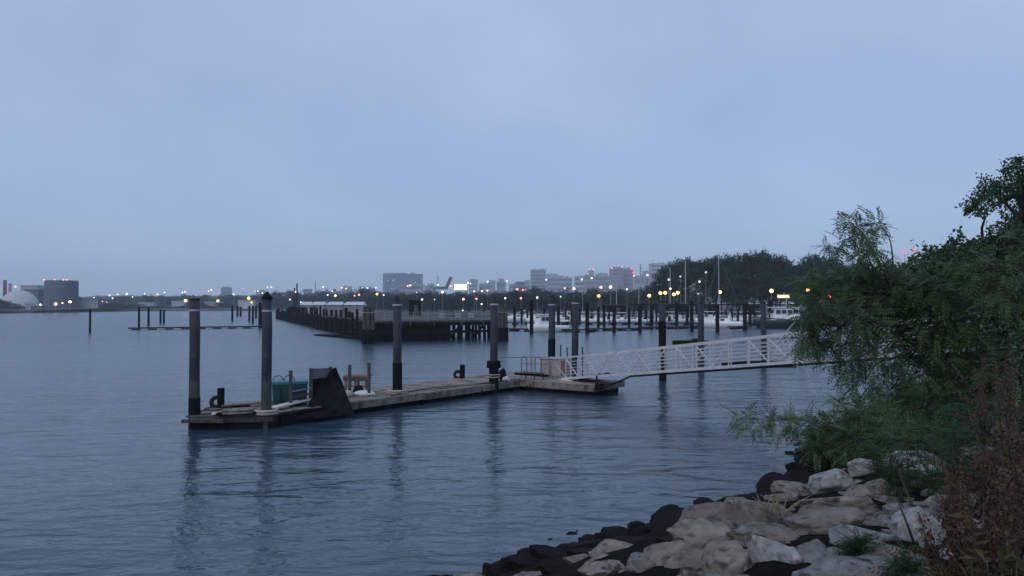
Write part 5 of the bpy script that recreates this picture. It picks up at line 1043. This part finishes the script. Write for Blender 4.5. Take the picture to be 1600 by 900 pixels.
# ---------------------------------------------------------------- foreground trees and shrubs
def big_tree(name, label, base, clumps, leaf, T, fsize, dens, hub, trunk_r, depth_j=1.2, extra_limbs=(), flat=.8, droop=.3):
    base = Vector(base); t = thing(name, label, 'tree' if trunk_r > .08 else 'shrub', tuple(base)); tb = MB(); q = random.Random(hash(label) % 1000 if False else len(label))
    hubs = [Vector(h) for h in hub]; prev = base - Vector((0, 0, .4)); r = trunk_r; path = [prev] + hubs
    for k in range(len(path) - 1):
        pp = limb_path(path[k], path[k + 1], 0, .05, 6, k + len(label)); tb.tube(pp, [r * (1 - .06 * i) for i in range(7)], 9); r *= .64
        if k < len(path) - 2: tb.sphere(path[k + 1], r * 1.06, 8, 6)
    Q = []
    for i, (px, py, Y, rad, n) in enumerate(clumps):
        Yj = Y + q.uniform(-depth_j, depth_j); c = at(px, py, Yj)
        h = min(hubs, key=lambda h_: (h_ - c).length); L = (c - h).length
        rr_ = trunk_r * max(.12, .34 - .02 * L) * min(1, .25 + rad * 2); tb.tube(limb_path(h, c, .08, .10, 7, i * 1.7), [rr_ * (1 - .115 * k) for k in range(8)], 6)
        for s in range(5):
            u_ = Vector((q.gauss(0, 1), q.gauss(0, 1), q.gauss(.1, .8))).normalized() * rad * q.uniform(.6, 1.05); tb.tube(limb_path(c, c + u_, .05, .12, 4, s + i), [rr_ * .26, rr_ * .22, rr_ * .18, rr_ * .12, rr_ * .06], 5)
            m_ = max(3, int(n * dens / 9)); tt = rng.random(m_) * .75 + .3; pos = np.array(c) + tt[:, None] * np.array(u_) + rng.normal(size=(m_, 3)) * rad * .13
            d = np.array(u_ / u_.length) * .7 + rng.normal(size=(m_, 3)) * .75; d[:, 2] -= droop; Q.append(place_fronds(pos, d, fsize * (.6 + .6 * rng.random(m_)), T))
        m_ = int(n * dens * .55); 
        if m_ > 2: Q.append(clump_leaves(c, rad, m_, np.array(fsize), T, flat, droop))
    tb.build('trunk', M['bark'], t, True); mesh_quads('crown', np.concatenate(Q), M[leaf], t, base); return t
YA = 13.0; q = random.Random(3)
cA = []
for px, py, r, n in [(1342, 356, .13, 18), (1318, 380, .10, 10), (1370, 352, .12, 16), (1358, 390, .15, 26), (1297, 384, .07, 6), (1326, 346, .06, 6), (1362, 372, .10, 14), (1345, 400, .14, 18),
    (1262, 440, .2, 26), (1266, 468, .24, 34), (1262, 500, .22, 30), (1266, 530, .2, 26), (1296, 436, .16, 22), (1350, 438, .16, 22), (1400, 440, .16, 22), (1283, 452, .28, 44), (1325, 455, .35, 64), (1372, 452, .36, 64), (1420, 455, .36, 64), (1470, 448, .4, 70), (1525, 436, .45, 80), (1580, 420, .5, 80), (1282, 478, .36, 60), (1335, 470, .6, 110), (1392, 465, .6, 110), (1450, 465, .65, 110), (1512, 460, .65, 110), (1575, 455, .7, 110),
    (1290, 508, .42, 60), (1345, 505, .5, 80), (1402, 508, .55, 100), (1460, 512, .6, 110), (1528, 508, .65, 110), (1590, 505, .65, 110), (1278, 535, .28, 34), (1316, 540, .34, 44), (1366, 548, .36, 44), (1420, 560, .5, 80), (1480, 562, .6, 110), (1550, 565, .6, 110), (1608, 565, .6, 100),
    (1352, 592, .30, 40), (1330, 570, .22, 24), (1395, 605, .38, 54), (1450, 610, .5, 80), (1512, 618, .6, 100), (1580, 622, .6, 100), (1430, 640, .4, 60), (1650, 480, .8, 120), (1660, 570, .8, 120), (1640, 400, .8, 110), (1700, 520, .9, 100)]:
    cA.append((px, py, YA + (px - 1450) * -.004, r, n))
base = Vector((8.1, 12.6, bank_z(8.1, 12.6)))
big_tree('locust_tree', 'broad leafy green tree with feathery leaves overhanging the bank', base, cA, 'leaf', FT, .27, 1.5, [at(1500, 600, 12.8), at(1460, 540, 12.9), at(1540, 500, 13.2), at(1400, 470, 13.0)], .14)
cB = []
for px, py, r, n in [(1545, 300, .36, 34), (1528, 320, .24, 20), (1575, 292, .4, 40), (1598, 262, .3, 28), (1610, 290, .4, 40), (1618, 335, .5, 60), (1580, 372, .4, 60), (1605, 385, .5, 80), (1548, 385, .35, 50), (1575, 415, .7, 90), (1525, 408, .4, 50),
        (1520, 440, .8, 90), (1600, 430, 1., 110), (1660, 370, .8, 100), (1660, 420, 1.0, 110), (1650, 285, .5, 60), (1690, 310, .8, 80), (1700, 390, 1.0, 100), (1592, 335, .3, 30)]:
    cB.append((px, py, 21, r, n))
b0 = Vector((gx(1640, 21), 21.5, bank_z(gx(1640, 21), 21.5)))
big_tree('oak_tree', 'taller dark tree at the right edge rising above the others', b0, cB, 'leaf_dark', OT, .27, 2.4, [at(1640, 520, 21.3), at(1630, 420, 21.2), at(1600, 350, 21), at(1540, 400, 21)], .22, 1.6)
cC = []
for px, py, r, n, Y in [(1158, 655, .22, 20, 20.5), (1178, 662, .26, 26, 20.5), (1205, 656, .25, 26, 20.5), (1232, 666, .3, 36, 20.5), (1262, 670, .4, 60, 20.3), (1300, 665, .6, 90, 20), (1350, 655, .65, 100, 19.5), (1400, 662, .65, 100, 19), (1448, 668, .6, 100, 18), (1300, 692, .5, 80, 19.5), (1350, 690, .6, 90, 19), (1410, 690, .55, 80, 17.5), (1465, 695, .6, 90, 16.5), (1510, 690, .7, 100, 15.5), (1320, 640, .4, 60, 20.5), (1370, 630, .5, 70, 20), (1280, 705, .3, 36, 19.6)]:
    cC.append((px, py, Y, r, n))
b0 = on_bank(1400, 712)
big_tree('low_shrub', 'low bright green shrub reaching over the water', b0, cC, 'leaf_low', FT, .36, 1.2, [at(1400, 690, 18.6), at(1320, 678, 19.8), at(1450, 690, 17.2)], .07, .5, flat=.6, droop=.2)
# a dark tree behind the locust on the right shore
cD = [(px, py, 33, r, n) for px, py, r, n in [(1452, 412, .6, 50), (1480, 402, .7, 60), (1510, 398, .7, 70), (1440, 440, .9, 70), (1490, 440, 1.1, 90), (1540, 420, 1.1, 90), (1420, 465, 1.1, 80), (1480, 480, 1.4, 90), (1550, 470, 1.4, 90), (1400, 500, 1.2, 80), (1470, 520, 1.5, 90), (1550, 530, 1.5, 90)]]
b0 = Vector((gx(1470, 33.5), 33.5, bank_z(gx(1470, 33.5), 33.5)))
big_tree('oak_tree', 'dark rounded tree behind the feathery tree on the shore', b0, cD, 'leaf_dark', OT, .7, 1.2, [at(1470, 540, 33.5), at(1450, 470, 33.2), at(1520, 470, 33.2)], .22, 1.5)

# ---------------------------------------------------------------- weeds
def weed(px, py, hpx, kind, l, Y=None):
    p = on_bank(px, py)
    if Y: p = Vector((gx(px, Y), Y, bank_z(gx(px, Y), Y)))
    h = hpx / F * p.y; q_ = rng
    t = thing({'dock': 'dock_weed', 'olive': 'olive_weed', 'green': 'green_weed'}[kind], l, 'weed', tuple(p), {'dock': 'rusty seed weeds', 'olive': 'olive weeds', 'green': 'green weeds'}[kind])
    sm = MB(); Q = []; nst = {'dock': 4, 'olive': 6, 'green': 5}[kind]
    for k in range(nst):
        lean = Vector((random.gauss(0, .16), random.gauss(0, .16), 1)).normalized() * h * random.uniform(.7, 1.05); pts = limb_path(p + Vector((random.gauss(0, .05), random.gauss(0, .05), -.05)), p + lean, 0, .05, 6, random.random() * 50); sm.tube(pts, [.008 - .0009 * i for i in range(7)], 5)
        P_ = np.array([list(x) for x in pts])
        if kind == 'dock':
            for br in range(9):
                t0 = random.uniform(.35, .95); i = int(t0 * 6); a = Vector(P_[i]).lerp(Vector(P_[min(i + 1, 6)]), t0 * 6 - i); d = Vector((random.gauss(0, 1), random.gauss(0, 1), 1.6)).normalized() * h * .22; sm.tube([a, a + d * .5, a + d + Vector((0, 0, .02))], [.004, .003, .002], 4)
                m_ = 30; tt = q_.random(m_); pos = np.array(a) + tt[:, None] * np.array(d) + q_.normal(size=(m_, 3)) * .016; dd = q_.normal(size=(m_, 3)); Q.append(place_fronds(pos, dd, 0.009 + .008 * q_.random(m_), SEED))
            m_ = 90; tt = .45 + .57 * q_.random(m_); pos = np.stack([np.interp(tt * 6, np.arange(7), P_[:, j]) for j in range(3)], 1) + q_.normal(size=(m_, 3)) * .018; Q.append(place_fronds(pos, q_.normal(size=(m_, 3)), 0.010 + .008 * q_.random(m_), SEED))
        else:
            m_ = 46 if kind == 'olive' else 40; tt = .1 + .92 * q_.random(m_); pos = np.stack([np.interp(tt * 6, np.arange(7), P_[:, j]) for j in range(3)], 1); dd = q_.normal(size=(m_, 3)); dd[:, 2] = np.abs(dd[:, 2]) * .5; Q.append(place_fronds(pos, dd, (.075 if kind == 'olive' else .12) * (.5 + .8 * q_.random(m_)), BLADE if kind == 'olive' else FT))
    sm.build('stem', M['bark' if kind == 'dock' else 'weed'], t, True); mesh_quads('seed_heads' if kind == 'dock' else 'leaves', np.concatenate(Q), M[{'dock': 'seed', 'olive': 'weed', 'green': 'fern'}[kind]], t, p)
SEED = [np.array([[[-.5, -.4, 0], [.5, -.4, .1], [.5, .4, 0], [-.5, .4, .1]], [[-.4, 0, -.5], [.4, .1, -.4], [.5, 0, .5], [-.4, -.1, .4]]])]
BLADE = [np.array([[[0, 0, 0], [.5, .13, .02], [1, 0, -.15], [.5, -.13, .02]]])]
random.seed(5)
for i, (px, Y, h, l) in enumerate([(1592, 3.7, 375, 'tallest rusty weed at the right edge'), (1556, 3.9, 320, 'rusty seed weed left of the tallest one'), (1520, 4.2, 260, 'rusty seed weed at left of the weed patch'), (1494, 4.5, 205, 'leftmost rusty seed weed, beside the whitish boulder'), (1572, 4.7, 310, 'rusty seed weed behind the tallest one'), (1538, 5.0, 250, 'rusty seed weed at back of the weed patch'), (1612, 4.4, 330, 'rusty seed weed cut by the right edge'), (1548, 6.6, 320, 'tall brownish weed spike standing behind the weed patch')]): weed(px, 0, h, 'dock', l, Y)
for i, (px, Y, h, l) in enumerate([(1500, 3.7, 200, 'olive weed at left foot of the rusty weeds'), (1535, 3.4, 260, 'olive weed below the rusty weeds'), (1578, 3.3, 300, 'olive weed below the tallest rusty weed'), (1606, 3.3, 290, 'olive weed in the bottom right corner'), (1474, 4.2, 120, 'olive weed beside the small pale stone'), (1558, 3.6, 270, 'olive weed behind the others at right'), (1520, 3.5, 220, 'olive weed between the left and middle ones'), (1592, 3.5, 330, 'tallest olive weed in the corner')]): weed(px, 0, h, 'olive', l, Y)
for i, (px, Y, h, l) in enumerate([(1398, 8.2, 90, 'green weed growing left of the whitish boulder'), (1425, 8.6, 110, 'green weed growing behind the whitish boulder'), (1455, 8.0, 120, 'green weed growing between boulder and rusty weeds'), (1370, 9.4, 70, 'small green weed over the wide tan rock'), (1400, 5.2, 70, 'small green weed at the bottom, left of the weeds'), (1480, 7.2, 140, 'green weed growing behind the rusty weeds'), (1340, 6.0, 40, 'small green weed on the flat grey rock'), (1500, 9.5, 120, 'leafy green weed behind the rusty weeds, nearest the shrub'), (1530, 8.2, 150, 'taller green weed behind the brownish weed spike'), (1565, 7.4, 170, 'leafy green weed right of the brownish weed spike'), (1590, 6.4, 200, 'leafy green weed at the right edge, behind the rusty weeds'), (1470, 10.4, 90, 'green weed right of the peaked pale rock')]): weed(px, 0, h, 'green', l, Y)
def straw(px, py, h, n, l):
    p = on_bank(px, py); b = MB()
    for k in range(n):
        a = p + Vector((.012 * k - .1, random.gauss(0, .004), .14)); e_ = a + Vector((random.gauss(0, .18), random.gauss(0, .12), random.uniform(.4, 1) * h)); b.tube([a, a.lerp(e_, .5) + Vector((0, 0, .03)), e_], [.009, .005, .002], 4)
    tag(b.build('straw_tuft', M['straw'], None), l, 'dry grass')
straw(1208, 828, .2, 20, 'dry straw-coloured tuft between the brown rocks')
def stick(pts, r, l):
    tag(MB().tube(pts, r, 6).build('dead_stem', M['bark'], None, True), l, 'stem', 'dead stems leaning over the rocks')
stick([on_bank(1450, 850) + Vector((0, 0, .3)), at(1425, 790, 7.6), at(1398, 720, 8.2)], [.014, .011, .005], 'long bare stem leaning over the whitish boulder'); stick([on_bank(1432, 880) + Vector((0, 0, .1)), at(1418, 820, 5.6), at(1402, 780, 5.8)], [.012, .009, .004], 'shorter bare stem below the whitish boulder')
stick([on_bank(1512, 892) + Vector((0, 0, .08)), at(1530, 884, 3.9), at(1552, 876, 3.9)], [.012, .01, .006], 'pale curved stick lying at the bottom right'); 
autolabel()

# ---------------------------------------------------------------- haze
hz = MB(); hz.box((0, 1560, 64), (5260, 3470, 134)); hm = bpy.data.materials.new('haze_air'); hm.use_nodes = True; nt = hm.node_tree; nt.nodes.clear()
vo = nt.nodes.new('ShaderNodeVolumePrincipled'); vo.inputs['Color'].default_value = (.87, .94, 1, 1); vo.inputs['Density'].default_value = .00030; vo.inputs['Anisotropy'].default_value = .2
ou = nt.nodes.new('ShaderNodeOutputMaterial'); nt.links.new(vo.outputs[0], ou.inputs['Volume'])
tag(hz.build('haze', hm), kind='stuff')
